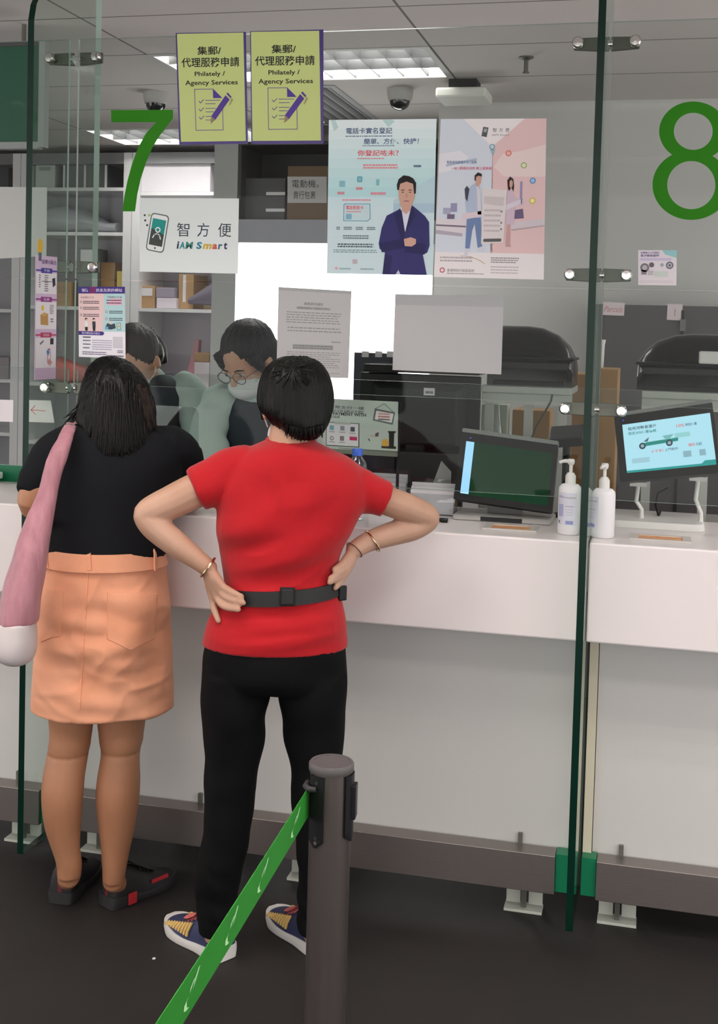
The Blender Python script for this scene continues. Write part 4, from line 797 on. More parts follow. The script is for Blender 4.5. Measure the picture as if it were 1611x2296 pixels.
s.poly([(.875, .60), (.975, .595), (.975, .62), (.955, .64), (.95, .94), (.89, .94), (.885, .64), (.872, .62)], RGB(44, 42, 44), 3); s.poly([(.80, .78), (.86, .76), (.885, .82), (.88, .91), (.795, .91)], RGB(214, 168, 76), 4); s.rect(.79, .90, .98, .955, RGB(60, 66, 54), 2); s.poly([(.70, .57), (.765, .565), (.75, .73), (.70, .74)], RGB(206, 206, 206), 3); s.poly([(.71, .66), (.755, .63), (.75, .72), (.705, .73)], RGB(110, 96, 96), 4); s.poly([(.645, .70), (.69, .68), (.69, .74), (.655, .74)], RGB(214, 186, 180), 3); s.poly([(.61, .77), (.63, .78), (.645, .825), (.63, .82)], RGB(70, 76, 76), 3)
s.build('panel', t)
l = MB(); p, q = PY(722, 1003, y), PY(892, 1013, y); l.hexa([p+Vector((0, -.012, -.014)), q+Vector((0, -.012, -.014)), q+Vector((0, .012, -.014)), p+Vector((0, .012, -.014)), p+Vector((0, -.012, -.001)), q+Vector((0, -.012, -.001)), q+Vector((0, .012, -.001)), p+Vector((0, .012, -.001))], M('ledge_olive', (122, 128, 116), .5)); l.build('ledge', t)
for px in (735, 895): p = PY(px, 950, y+.008); MB().box((p.x-.004, y+.006, CT+.0005), (p.x+.004, y+.014, PY(px, 905, y).z), DGR).build('leg', t)
# ------------------------------------------------------------------ bottle with blue cap
c = PY(800, 1100, 3.40); c = Vector((c.x, 3.40, CT+.0008)); t = thing('water_bottle', 'clear plastic water bottle with a blue cap beside the woman in red', 'bottle', c); H = .205
b = MB(); b.lathe(c, [(.022, 0), (.03, .006), (.0305, .05), (.029, .06), (.0305, .07), (.0305, .145), (.027, .165), (.0145, .182), (.0125, .188)], glass_mat('bottle_pet', (.93, .95, .96), .10, .03, 2.5), 32); b.build('bottle', t, smooth=True)
b = MB(); b.lathe(c+Vector((0, 0, .186)), [(.0152, 0), (.0152, .018), (.0135, .02)], M('cap_blue', (50, 96, 200), .4), 28); b.build('cap', t, smooth=True)
b = MB(); b.lathe(c+Vector((0, 0, .085)), [(.0308, 0), (.0308, .05)], M('label_blue', (52, 70, 170), .4), 32); b.build('label', t, smooth=True)
# ------------------------------------------------------------------ leaflet holders
def holder(c4, y, label, tent=False):
    (x0, y0), (x1, y1) = c4; a = PY(x0, y1, y).x; b = PY(x1, y1, y).x; zt = PY((x0+x1)/2, y0, y).z; t = thing('leaflet_holder', label, 'leaflet holder', ((a+b)/2, y, CT), 'clear leaflet holders')
    h = MB(); w = .002; z0 = CT+.0008; hh = zt-z0
    h.box((a, y, z0), (b, y+w, z0+hh*.62), ACR).box((a, y+.05, z0), (b, y+.05+w, zt), ACR).box((a, y+w, z0), (a+w, y+.05, z0+hh*.7), ACR).box((b-w, y+w, z0), (b, y+.05, z0+hh*.7), ACR).box((a+w, y+w, z0), (b-w, y+.05, z0+w), ACR); h.build('holder', t)
    for k in range(3):
        p = MB(); yy = y+.008+.012*k; p.box((a+.006, yy, z0+.003), (b-.006, yy+.006, z0+hh*(.70+.1*k)), PAPER); p.build('leaflets', t)
    return a, b, zt
holder([(823, 1056), (912, 1128)], 3.64, 'clear leaflet holder behind the raised sleeve of the woman in red'); a, b_, zt = holder([(914, 1078), (1020, 1150)], 3.58, 'clear leaflet holder left of the dark green screen')
p = [PY(px, py, 3.67) for px, py in ((950, 1090), (990, 1034), (1012, 1058), (1010, 1098))]; z_ = CT+.001
m_ = MB(); f = [Vector((v.x, 3.67, max(v.z, z_))) for v in p]; f[0].z = z_; f[3].z = z_; m_.rings([f, [v+Vector((0, .006, 0)) for v in f]], M('grey_card', (172, 170, 172), .5)); tag(m_.build('leaning_card'), 'pointed pale grey card standing behind the leaflet holder', 'card')
# small black clip by the elbow
c = PZ(993, 1170, CT); m_ = MB(); z_ = CT+.0006
for q in ((-.014, -.006, -.006, .018), (.006, -.01, .013, .02), (-.014, .012, .013, .02), (-.004, -.016, .016, -.008)): m_.box((c.x+q[0], c.y+q[1], z_), (c.x+q[2], c.y+q[3], z_+.008), BLK)
tag(m_.build('binder_clip', bevel=.001), 'small black clip on the white counter by the right elbow of the woman in red', 'clip')
# ------------------------------------------------------------------ printers on stands
def printer(px0, px1, py0, py1, y, label, mirror=1):
    xa, xb = PY(px0, py1, y).x, PY(px1, py1, y).x; za, zb = PY((px0+px1)/2, py1, y).z, PY((px0+px1)/2, py0, y).z; h = zb-za; d = .26
    t = thing('printer', label, 'printer', ((xa+xb)/2, y+d/2, za), 'black receipt printers on stands')
    prof = [(0, 0), (0, .45), (-.02, .52), (.02, .62), (.10, .84), (.22, .97), (.38, 1.0), (.62, .98), (.86, .90), (1, .70), (1, 0)]
    w = xb-xa
    b = MB()
    if mirror > 0: secs = [(0, .97), (.05, 1.), (.45, 1.), (.62, .97), (.80, .86), (.92, .70), (.985, .52), (1.0, .42)]
    else: secs = [(0, .42), (.015, .52), (.08, .70), (.2, .86), (.38, .97), (.55, 1.), (.95, 1.), (1., .97)]
    b.rings([[Vector((xa+w*f, y+d*v, za+h*q*k)) for v, q in prof] for f, k in secs], BLKG); b.build('cover', t, smooth=True)
    l = MB(); l.box((xa+w*.04 if mirror > 0 else xa+w*.06, y-.012, za+h*.28), (xb-w*.06 if mirror > 0 else xb-w*.04, y, za+h*.40), DGR); l.build('paper_slot', t, bevel=.003)
    l = MB(); l.box((xa-.006, y-.016, za+h*.44), (xb+.006, y+d*.8, za+h*.49), BLK); l.build('lid_seam', t, bevel=.004)
    l = MB(); l.box((xa+w*.08, y-.02, za), (xb-w*.12, y+d, za+h*.08), DGR); l.build('base', t)
    global PR2
    PR2 = t
    return xa, xb, za
def stand(xa, xb, z, y, label):
    t = thing('printer_stand', label, 'stand', ((xa+xb)/2, y+.13, DESK), 'printer stands on the staff desk'); S = M('stand_grey', (196, 198, 192), .4)
    MB().box((xa-.012, y-.03, z-.024), (xb+.0, y+.28, z-.001), S).build('top_plate', t, bevel=.003); MB().box((xa-.012, y-.02, z-.06), (xb, y, z-.025), S).build('apron', t)
    for x in (xa+.01, (xa+xb)/2+.0, xb-.03): MB().box((x-.014, y, DESK+.0005), (x+.014, y+.024, z-.025), S).build('leg', t)
    MB().box((xa-.012, y+.25, DESK+.0005), (xb, y+.27, DESK+.03), S).build('foot_bar', t)
YPR = 4.02
a, b_, z = printer(1092, 1284, 731, 866, YPR, 'black printer on a stand behind the blank white sheet'); stand(a, b_, z, YPR, 'grey stand carrying the printer left of the glass fin')
a, b_, z = printer(1428, 1650, 748, 878, YPR, 'black printer behind the bright advert screen', -1); stand(a+.03, b_+.1, z, YPR, 'grey stand carrying the printer behind the bright screen')
x_ = PY(1590, 802, YPR-.02); m_ = MB(); m_.box((x_.x-.03, YPR-.024, x_.z-.02), (x_.x+.09, YPR-.013, x_.z+.02), WPL); m_.build('release_tab', PR2, bevel=.006)
# card terminal, thin rod, hanging cable
p_ = PY(1275, 985, 3.72); t = thing('card_terminal', 'dark card terminal right of the dark green screen behind the sanitizer bottle', 'card terminal', (p_.x, 3.72, CT))
c = PY(1272, 978, 3.72); m_ = MB(); m_.obox(c, Vector((.05, 0, .006)), Vector((0, .035, .018)), Vector((-.002, -.008, .014)), DGR); m_.build('keypad', t, bevel=.004)
m_ = MB(); m_.cyl((c.x, 3.73, CT+.0005), (c.x, 3.73, c.z-.012), .012, BLK, 16); m_.lathe((c.x, 3.73, CT+.0005), [(.04, 0), (.04, .006), (.015, .012)], BLK, 24); m_.build('stand', t, smooth=True)
m_ = MB(); P_ = [PY(px, py, 4.0) for px, py in ((1242, 872), (1236, 900), (1222, 925), (1204, 955), (1192, 985))]; m_.tube([P_[0]+Vector((0, .02, .01))]+P_, .0035, M('cable_olive', (84, 82, 66), .6), 8); tag(m_.build('cable', smooth=True), 'thin olive cable hanging from the printer left of the glass fin', 'cable')
# ------------------------------------------------------------------ staff monitors seen from behind
def monitor(c4, y, label, ped):
    tl, tr, br, bl = [PY(*p, y) for p in c4]; t = thing('staff_monitor', label, 'monitor', ((bl.x+br.x)/2, y+.05, DESK), 'staff monitors seen from behind')
    n = Vector((0, -1, 0)); F_ = [bl, br, tr, tl]; b = MB(); b.rings([F_, [p+Vector((0, .03, 0)) for p in F_]], BLK); b.build('screen_frame', t, bevel=.004)
    c = sum(F_, Vector())/4; g = [c+(p-c)*.80 for p in F_]; g2 = [c+(p-c)*.66+n*.05 for p in F_]; b = MB(); b.rings([g2, g], DGR); b.build('back_shell', t, bevel=.006)
    b = MB(); b.box((c.x-.03, y-.045, DESK+.014), (c.x+.03, y-.02, c.z), DGR); b.build('stand_post', t); b = MB(); b.box((c.x-.12, y-.1, DESK+.0005), (c.x+.12, y+.1, DESK+.014), DGR); b.build('stand_base', t, bevel=.003)
    return t, c, n
t, c, n = monitor([(808, 834), (1078, 845), (1072, 1030), (800, 1020)], 3.96, 'large dark monitor back left of the printer', 0)
p = PY(963, 879, 3.902); s = Sheet(p+Vector((-.018, 0, .013)), p+Vector((.018, 0, .013)), p+Vector((.018, 0, -.011)), p+Vector((-.018, 0, -.011)), LAB, .001); s.lines(.15, .35, .85, .75, 1, RGB(110, 108, 110), 71, 1, .8); s.build('sticker', t)
# top slab of equipment on the monitor: the long black bar
a = PY(815, 836, 3.93); b_ = PY(1076, 846, 3.93); m_ = MB(); m_.hexa([a+Vector((0, 0, -.025)), b_+Vector((0, 0, -.025)), b_+Vector((0, .16, -.025)), a+Vector((.03, .16, -.025)), a, b_, b_+Vector((0, .16, 0)), a+Vector((.03, .16, 0))], BLK)
for v in m_.v: v.z += .0305
tag(m_.build('black_tray', bevel=.004), 'long flat black tray lying on top of the dark monitor', 'tray')
# black document rack with clips
xk = PY(840, 840, 4.15); t = thing('document_board', 'dark board with white clips standing behind the dark monitor', 'board', (xk.x, 4.15, DESK))
a, b_ = PY(795, 790, 4.15), PY(890, 860, 4.15); MB().box((a.x, 4.15, DESK+.0005), (b_.x, 4.17, a.z), M('navy_board', (44, 46, 62), .4)).build('board', t)
for px in (820, 850, 876): q = PY(px, 793, 4.147); MB().box((q.x-.012, 4.143, q.z-.012), (q.x+.012, 4.1495, q.z+.008), LAB).build('clip', t)
# dark desk clutter left of the display
def dbox(px0, px1, py0, y, d, mat, name, label, cat, base=DESK, bev=.004):
    a, b = PY(px0, py0, y), PY(px1, py0, y); return tag(MB().box((a.x, y, base+.0006), (b.x, y+d, a.z), mat).build(name, bevel=bev), label, cat)
dbox(893, 1040, 1012, 3.833, .02, M('dark_divider', (48, 50, 52), .6), 'desk_divider', 'dark grey desk divider left of the dark green screen', 'divider')
dbox(760, 985, 962, 4.19, .12, M('maroon_case', (84, 34, 42), .6), 'maroon_case', 'maroon case behind the payment board', 'case')
dbox(1080, 1140, 905, 4.33, .06, M('pale_tin', (196, 206, 190), .5), 'pale_box', 'pale box with a green print under the printer stand', 'box')
dbox(1150, 1235, 918, 4.36, .15, CARD, 'carton', 'brown carton under the printer stand left of the glass fin', 'box')
p = PY(1112, 935, 4.22); t = thing('spray_bottle', 'clear bottle with an olive label under the printer stand', 'bottle', (p.x, 4.22, DESK)); z_ = DESK+.0006; top = PY(1112, 905, 4.22).z
MB().lathe((p.x, 4.22, z_), [(.034, 0), (.036, .01), (.036, (top-z_)*.72), (.02, (top-z_)*.88), (.012, top-z_)], glass_mat('bottle_pet', (.93, .95, .96)), 24).build('bottle', t, smooth=True)
MB().lathe((p.x, 4.22, z_+(top-z_)*.35), [(.0366, 0), (.0366, (top-z_)*.34)], M('olive_label', (150, 146, 92), .5), 24).build('label', t, smooth=True)
MB().lathe((p.x, 4.22, top), [(.014, 0), (.014, .02)], M('cap_green', (70, 170, 90), .5), 20).build('cap', t, smooth=True)
# cardboard boxes and dark cabinet on the right
CY_ = 5.0; a = PY(1283, 862, CY_)
for (p0, p1, q, y, lb) in ((1286, 1330, 838, 5.0, 'brown carton seen left of the glass fin beside the printer'), (1334, 1388, 826, 4.92, 'brown carton seen right of the glass fin before the dark cabinet')):
    a, b_ = PY(p0, q, y), PY(p1, q, y); tag(MB().box((a.x, y, .92), (b_.x, y+.24, a.z), CARD).build('carton', bevel=.004), lb, 'box', 'brown cartons on the side table')
t = thing('side_table', 'low table behind the staff desk carrying the brown cartons', 'table', (.0, 5.05, 0)); xa = PY(1270, 850, 5.0).x
MB().box((xa, 4.86, .89), (.55, 5.3, .9195), M('desk_top')).build('tabletop', t)
for x in (xa+.02, .51):
    for y in (4.88, 5.26): MB().box((x, y, 0), (x+.03, y+.03, .889), M('desk_panel')).build('leg', t)
CBY = 5.62; a = PY(1348, 682, CBY); b_ = PY(1760, 682, CBY); t = thing('dark_cabinet', 'dark grey cabinet with two white note cards behind counter 8', 'cabinet', ((a.x+b_.x)/2, CBY+.18, 0))
MB().box((a.x, CBY, 0), (b_.x, CBY+.34, a.z), M('cabinet_dark', (84, 80, 82), .5)).build('body', t, bevel=.004)
for p0 in (.5,): x = PY(1532, 700, CBY).x; MB().box((x-.006, CBY-.004, .1), (x+.006, CBY, a.z-.02), M('door_gap', (30, 29, 30), .6)).build('door_gap', t)
MB().box((PY(1525, 740, CBY).x, CBY-.02, PY(1525, 742, CBY).z), (PY(1538, 740, CBY).x, CBY, PY(1525, 716, CBY).z), MGR).build('handle', t)
for c4, tx, col in (([(1349, 677), (1402, 679), (1400, 708), (1348, 706)], 'Parcels', (216, 140, 150)), ([(1498, 681), (1532, 682), (1530, 719), (1496, 717)], 'l', (190, 150, 170))):
    y_ = CBY-.0025; s = Sheet(*[PY(px, py, y_) for px, py in c4], M('note_card', (226, 212, 218), .5), .0015); s.text(tx, .12 if len(tx) > 1 else .47, .3, .9 if len(tx) > 1 else .53, .75, RGB(*col), 2, shear=.1); s.build('note_card', t)
# white frame edge beside the dark cabinet
p = PY(1340, 700, 5.6); tag(MB().box((p.x-.02, 5.62, 0), (a.x-.003, 5.9, PY(1340, 660, 5.6).z), M('frame_grey', (150, 148, 148), .5)).build('cabinet_post'), 'grey upright post at the left side of the dark cabinet', 'post')
# white bottle on the carton
p = PY(1347, 800, 4.98); z_ = PY(1360, 826, 4.92).z; tag(MB().lathe((p.x, 4.98, z_+.0006), [(.012, 0), (.014, .005), (.016, .09), (.019, .105), (.019, .112)], WPL, 16).build('white_tube', smooth=True), 'slim white tube standing on the brown carton', 'tube')
# pale ledge with black slot left of the fin
z_ = CT; a = PZ(-70, 1072, CT); b_ = PZ(48, 1072, CT); t = thing('document_ledge', 'white document ledge with a black slot at the left edge', 'ledge', ((a.x+b_.x)/2, 3.6, CT))
xr_ = min(b_.x, FIN[0]-.03); MB().box((a.x-.4, 3.56, CT+.0005), (xr_, 3.59, CT+.012), BLK).build('slot', t); MB().box((a.x-.4, 3.57, CT+.0125), (xr_, 3.72, CT+.035), WPL).build('tray', t, bevel=.004)
MB().box((a.x-.4, 3.74, CT+.0005), (xr_+.1, 3.76, CT+.055), GREENB).build('backstop', t)
# acrylic sheet with rounded corner by the staff
y = 3.56; pts = [(348, 909), (434, 913), (441, 916), (445, 925), (445, 1090), (348, 1086)]; m_ = MB(); fr = [PY(px, py, y) for px, py in pts]; fr[-1].z = fr[-2].z = CT+.0006; bk = [v+Vector((0, .005, 0)) for v in fr]
m_.add(fr, [tuple(range(6))], ACR); m_.add(bk, [tuple(range(5, -1, -1))], ACR)
for i in range(6): j = (i+1) % 6; m_.quad(fr[i], fr[j], bk[j], bk[i], GL_EDGE)
tag(m_.build('acrylic_sheet'), 'small clear acrylic sheet with rounded corner before the seated clerk', 'acrylic sheet')
# ================================================================== people
def cr(a, b, c, d, t): return .5*((2*b)+(-a+c)*t+(2*a-5*b+4*c-d)*t*t+(-a+3*b-3*c+d)*t*t*t)
def interp(rows, k):
    out = []
    for i in range(len(rows)-1):
        A, B, C_, D = rows[max(i-1, 0)], rows[i], rows[i+1], rows[min(i+2, len(rows)-1)]
        for j in range(k):
            t = j/k; out.append(tuple(cr(A[q], B[q], C_[q], D[q], t) for q in range(len(B))))
    out.append(tuple(rows[-1])); return out
class Fig:
    def __init__(s, px, y, name_px=None):
        d = ray(px, 1000); s.B = EYE+d*(y/d.y); s.B.z = 0
        s.v = Vector((d.x, d.y, 0)).normalized(); s.u = Vector((s.v.y, -s.v.x, 0))
    def P(s, px, py, off=0.):
        d = ray(px, py); return EYE+d*((s.v.dot(s.B)+off-s.v.dot(EYE))/s.v.dot(d))
    def ring(s, row, n=36, grow=0., ex=2.):
        py, xl, xr, off, b = row[:5]; L, R = s.P(xl, py, off), s.P(xr, py, off); c = (L+R)/2; a = (R-L).length/2+grow; b = b+grow; e = 2/ex; P = []
        for k in range(n):
            t = 2*math.pi*k/n; cx, sy = math.cos(t), math.sin(t)
            P.append(c+s.u*(a*math.copysign(abs(cx)**e, cx))+s.v*(b*math.copysign(abs(sy)**e, sy)))
        return P
    def loft(s, mb, rows, mat, n=36, k=4, grow=0., ex=2.): return mb.rings([s.ring(r, n, grow, ex) for r in interp(rows, k)], mat)
    def limb(s, mb, pts, mat, n=14, k=4, grow=0., round_end=True):
        q = interp([(*s.P(a, b, o), r) if not isinstance(a, Vector) else (*a, b) for a, b, o, r in [(p if len(p) == 4 else (p[0], p[1], 0, 0)) for p in pts]], k)
        P = [Vector(x[:3]) for x in q]; R = [x[3]+grow for x in q]
        if round_end:
            d = (P[0]-P[1]).normalized(); P = [P[0]+d*R[0]*.8, P[0]+d*R[0]*.5]+P; R = [R[0]*.5, R[0]*.85]+R
            d = (P[-1]-P[-2]).normalized(); r = R[-1]; P += [P[-1]+d*r*.5, P[-1]+d*r*.8]; R += [r*.85, r*.5]
        return mb.tube(P, R, mat, n)
    def surf(s, rows, px, py, eps=0.):
        """point on the camera-side surface of a loft"""
        zs = []
        for r in interp(rows, 3):
            L, R = s.P(r[1], r[0], r[3]), s.P(r[2], r[0], r[3]); zs.append((L.z, (L+R)/2, (R-L).length/2, r[3], r[4]))
        off = rows[0][3]
        for _ in range(8):
            p = s.P(px, py, off); w = min(zs, key=lambda q: abs(q[0]-p.z)); u = (p-w[1]).dot(s.u)/(w[2]+eps)
            off = w[3]-(w[4]+eps)*math.sqrt(max(0., 1-min(1., u*u)))
        return s.P(px, py, off)
def skin_union(mb, name, parent, mat, voxel, it=4, disp=None, fac=.5):
    me = bpy.data.meshes.new('raw'); me.from_pydata(mb.v, [], mb.f); ob = bpy.data.objects.new('raw', me); COL.objects.link(ob)
    bm = bmesh.new(); bm.from_mesh(me); bmesh.ops.recalc_face_normals(bm, faces=bm.faces); bm.to_mesh(me); bm.free()
    md = ob.modifiers.new('r', 'REMESH'); md.mode = 'VOXEL'; md.voxel_size = voxel; md.adaptivity = 0
    if it: sm = ob.modifiers.new('s', 'SMOOTH'); sm.iterations = it; sm.factor = fac
    dg = bpy.context.evaluated_depsgraph_get(); r = bpy.data.meshes.new_from_object(ob.evaluated_get(dg)); bpy.data.objects.remove(ob, do_unlink=True); bpy.data.meshes.remove(me)
    L = root_loc(parent)
    if disp:
        N = [v.normal.copy() for v in r.vertices]
        for v, n in zip(r.vertices, N):
            d = disp(v.co, n)
            if d: v.co += n*d if not isinstance(d, Vector) else d
    for v in r.vertices: v.co -= L
    r.materials.clear(); r.materials.append(mat); r.polygons.foreach_set('use_smooth', [True]*len(r.polygons)); r.name = name
    o = bpy.data.objects.new(name, r); COL.objects.link(o); o.parent = parent; return o
def head(mb, c, f, up, mat, s=1.):
    f = f.normalized(); up = (up-f*up.dot(f)).normalized(); r = f.cross(up); q = Matrix((r, f, up)).transposed().to_quaternion()
    W = lambda a, b, d: c+(r*a+f*b+up*d)*s
    E_ = lambda a, b, d, x, y, z: mb.ellip(W(a, b, d), x*s, y*s, z*s, mat, 24, 14, q)
    E_(0, 0, 0, .073, .093, .088); E_(0, .036, -.070, .055, .060, .062); E_(0, .058, -.040, .052, .038, .066); E_(0, .078, -.108, .024, .020, .018)
    mb.tube([W(0, .092, -.018), W(0, .106, -.042), W(0, .112, -.058)], [.007*s, .010*s, .0125*s], mat, 10); E_(.011, .100, -.061, .007, .008, .006); E_(-.011, .100, -.061, .007, .008, .006)
    E_(0, .092, -.084, .021, .009, .005); E_(0, .091, -.093, .018, .009, .006); E_(.028, .086, -.012, .020, .012, .007); E_(-.028, .086, -.012, .020, .012, .007)
    for sx in (-1, 1): E_(sx*.075, -.006, -.034, .008, .019, .031); E_(sx*.073, .002, -.036, .012, .012, .02)
    return W, r, f, up
NAIL = M('nail', (206, 160, 146), .35)
def hand(mb, wrist, d, back, thumb, mat, s=1., curl=.35):
    """wrist, direction of the fingers, back-of-hand normal, side of the thumb"""
    d = d.normalized(); back = (back-d*back.dot(d)).normalized(); t = d.cross(back); t = t if t.dot(thumb) > 0 else -t
    kn = []
    for i, (o, l, r) in enumerate(((.030, .072, .0083), (.010, .080, .0088), (-.010, .073, .0083), (-.028, .058, .0072))):
        k = wrist+d*(.085-.006*abs(i-1))*s+t*o*s; kn.append(k)
        mb.tube([wrist+t*o*.5*s, (wrist+k)/2+t*o*.15*s, k], [.014*s, .013*s, .0105*s], mat, 10)
        p = k; dd = d.copy(); P = [k]
        for j, fr in enumerate((.45, .32, .23)):
            dd = (dd-back*curl*(.6+.5*j)).normalized(); p = p+dd*l*fr*s; P.append(p)
        mb.tube(P, [r*1.06*s, r*s, r*.92*s, r*.72*s], mat, 10)
    a = wrist+d*.018*s+t*.022*s; mb.tube([a, a+d*.03*s+t*.022*s-back*.008*s, a+d*.058*s+t*.03*s-back*.016*s, a+d*.078*s+t*.03*s-back*.022*s], [.014*s, .0115*s, .0095*s, .0075*s], mat, 10)
def shoe(parent, heel, ang, L, cols, label=None, h=.085, w=.045, tt=1.01):
    """upper with sole, tongue, heel patch and laces; heel = floor point under the heel, ang = heading"""
    d = Vector((math.cos(ang), math.sin(ang), 0)); n = Vector((-d.y, d.x, 0)); H = Vector((heel[0], heel[1], 0))
    W = lambda s, a, z: H+d*(s*L)+n*a+Vector((0, 0, z))
    prof = [(-.02, .55, .35), (.0, .74, .75), (.06, .84, 1.), (.16, .86, .98), (.26, .84, .94), (.36, .84, .86), (.50, .94, .68), (.64, 1.03, .54), (.78, 1.0, .46), (.88, .86, .40), (.95, .62, .33), (1., .28, .26)]
    def sec(p, z0, zt, wf, m=10):
        s, a, _ = p; P = []
        for k in range(m+1):
            t = math.pi*k/m; P.append(W(s, -w*a*wf*math.cos(t), z0+(zt-z0)*math.sin(t)**.7))
        return P
    up = MB(); up.rings([sec(p, .022, max(.034, h*p[2]), 1.) for p in interp(prof, 3)], cols['upper']); o = up.build('shoe', parent, smooth=True)
    if label: o['label'] = label
    so = MB(); R = []
    for p in interp(prof, 3):
        s, a, _ = p; aa = a*w*1.1; sx = s*1.02-.01; tz = .030+.006*math.cos(s*6.28); bz = .0012+.012*max(0, s-.82)/.18
        R.append([W(sx, -aa*.92, bz), W(sx, aa*.92, bz), W(sx, aa, (bz+tz)/2), W(sx, aa*.97, tz), W(sx, -aa*.97, tz), W(sx, -aa, (bz+tz)/2)])
    so.rings(R, cols['sole']); so.build('sole', o, smooth=True)
    tg = MB(); tg.rings([[W(s, a*x, z+q) for x, q in ((-1, 0), (-.5, .005), (.5, .005), (1, 0), (.5, -.004), (-.5, -.004))] for s, a, z in ((.66, .020, h*.56), (.54, .029, h*.68), (.42, .031, h*.84), (.33, .026, h*(1.05 if tt > 1 else .95)), (.29, .012, h*(1.22*tt if tt > 1 else 1.0)), (.28, .009, h*(1.40 if tt > 1 else 1.02)))], cols['tongue']); tg.build('tongue', o, smooth=True)
    hp = MB()
    R = []
    for z in (.034, h*.55, h*.9, h*1.02):
        k_ = 1-.25*((z-.034)/h)**2; R.append([W(-.036+.075*abs(q)**1.8+.014*(z/h), w*.52*q*k_, z) for q in (-1, -.6, -.2, .2, .6, 1)]+[W(.05+.06*abs(q), w*.40*q*k_, z) for q in (1, .6, .2, -.2, -.6, -1)])
    hp.rings(R, cols['heel']); hp.build('heel_patch', o, smooth=True)
    lc = MB()
    for i in range(4):
        s = .42+.065*i; z = h*(.80-.085*i)+.002; lc.tube([W(s, -.024, z-.008), W(s+.01, 0, z+.002), W(s, .024, z-.008)], .0028, cols['lace'], 8)
    lc.build('laces', o, smooth=True)
    if 'side' in cols:
        for sg in (-1, 1):
            sd = MB()
            for i in range(9):
                s = .46+.05*i; z1 = h*(.62-.30*i/8); sd.tube([W(s, sg*w*.97, .036), W(s-.01, sg*w*.93, (z1+.036)/2), W(s-.03, sg*w*.72, z1+.006)], .0042, cols['side'], 8)
            sd.build('side_ribs', o, smooth=True)
    return o
def hair_disp(amp, freq, c, zs=1.5):
    def f(p, n):
        a = math.atan2(p.y-c.y, p.x-c.x); return amp*(noise.noise(Vector((a*freq, p.z*zs*4, 3.1)))+.5*noise.noise(Vector((a*freq*2.7, p.z*zs*6, 7.7))))
    return f
def hair_mat(name, c, c2, st=(60, 60, 5)): return M(name, c, .42, spec=.2, bump=(3.2, .55, .004), var=(2.0, c2, .4, .75), stretch=st)
HAIR = hair_mat('hair_black', (5, 4, 4), (15, 10, 9)); HAIRB = hair_mat('hair_brown', (22, 15, 13), (50, 32, 24))
SK_R = M('skin_woman_red', (190, 150, 128), .5, bump=(120, .06, .001), var=(9, (178, 134, 110), .35, .7)); SK_G = M('skin_woman_black', (178, 126, 94), .5, bump=(120, .06, .001), var=(7, (164, 112, 82), .35, .7)); SK_S = M('skin_clerk', (206, 158, 132), .5)
def bracelet(parent, c, axis, r, mat, t=.0028, sq=1.):
    ax = axis.normalized(); a = ax.orthogonal().normalized(); b = ax.cross(a); n = 40
    m_ = MB(); m_.tube([c+a*(r*math.cos(6.28319*k/n))+b*(r*sq*math.sin(6.28319*k/n)) for k in range(n)], t, mat, 8, closed=True); m_.build('bracelet', parent, smooth=True)
GOLD = M('pale_gold', (226, 196, 160), .2, metal=1.)
# ------------------------------------------------------------------ woman in red
F = Fig(636, 2.98); wr = thing('person', 'woman in a red t-shirt and black trousers with both hands on her hips', 'person', F.B)
SHIRT = [(985, 604, 702, .012, .056), (996, 580, 726, .005, .070), (1009, 548, 752, 0, .084), (1027, 518, 788, 0, .097), (1052, 501, 812, -.004, .106), (1088, 490, 824, -.008, .112), (1130, 486, 820, -.010, .116), (1180, 485, 794, -.008, .116), (1230, 491, 768, -.003, .113), (1280, 499, 757, 0, .112), (1318, 502, 759, 0, .115), (1350, 488, 769, 0, .120), (1392, 466, 777, 0, .126), (1447, 452, 781, 0, .131)]
LARM = [(540, 1060, 0, .040), (490, 1080, -.006, .042), (441, 1099, -.014, .0455), (385, 1126, -.022, .0435), (338, 1147, -.03, .038), (331, 1160, -.032, .0345), (352, 1184, -.036, .0365), (400, 1223, -.044, .033), (446, 1257, -.05, .0255), (468, 1274, -.052, .0235)]
RARM = [(765, 1082, 0, .038), (825, 1105, .004, .037), (878, 1126, .016, .0385), (925, 1143, .038, .0375), (958, 1158, .056, .033), (955, 1170, .058, .031), (925, 1184, .05, .034), (878, 1197, .03, .032), (828, 1214, .008, .027), (795, 1233, -.006, .0235)]
b = MB(); S_ = SK_R
F.loft(b, SHIRT, S_, 28, 2, -.024); F.limb(b, LARM, S_); F.limb(b, RARM, S_)
NECK = [(650, 1005, .0, .058), (652, 975, .01, .055), (660, 930, .03, .056)]; F.limb(b, NECK, S_)
hc = F.P(660, 893, .045); hf = (F.v*.93-Vector((0, 0, .36))-F.u*.12); WH, *_ = head(b, hc, hf, Vector((0, 0, 1))+F.v*.3, S_, 1.0)
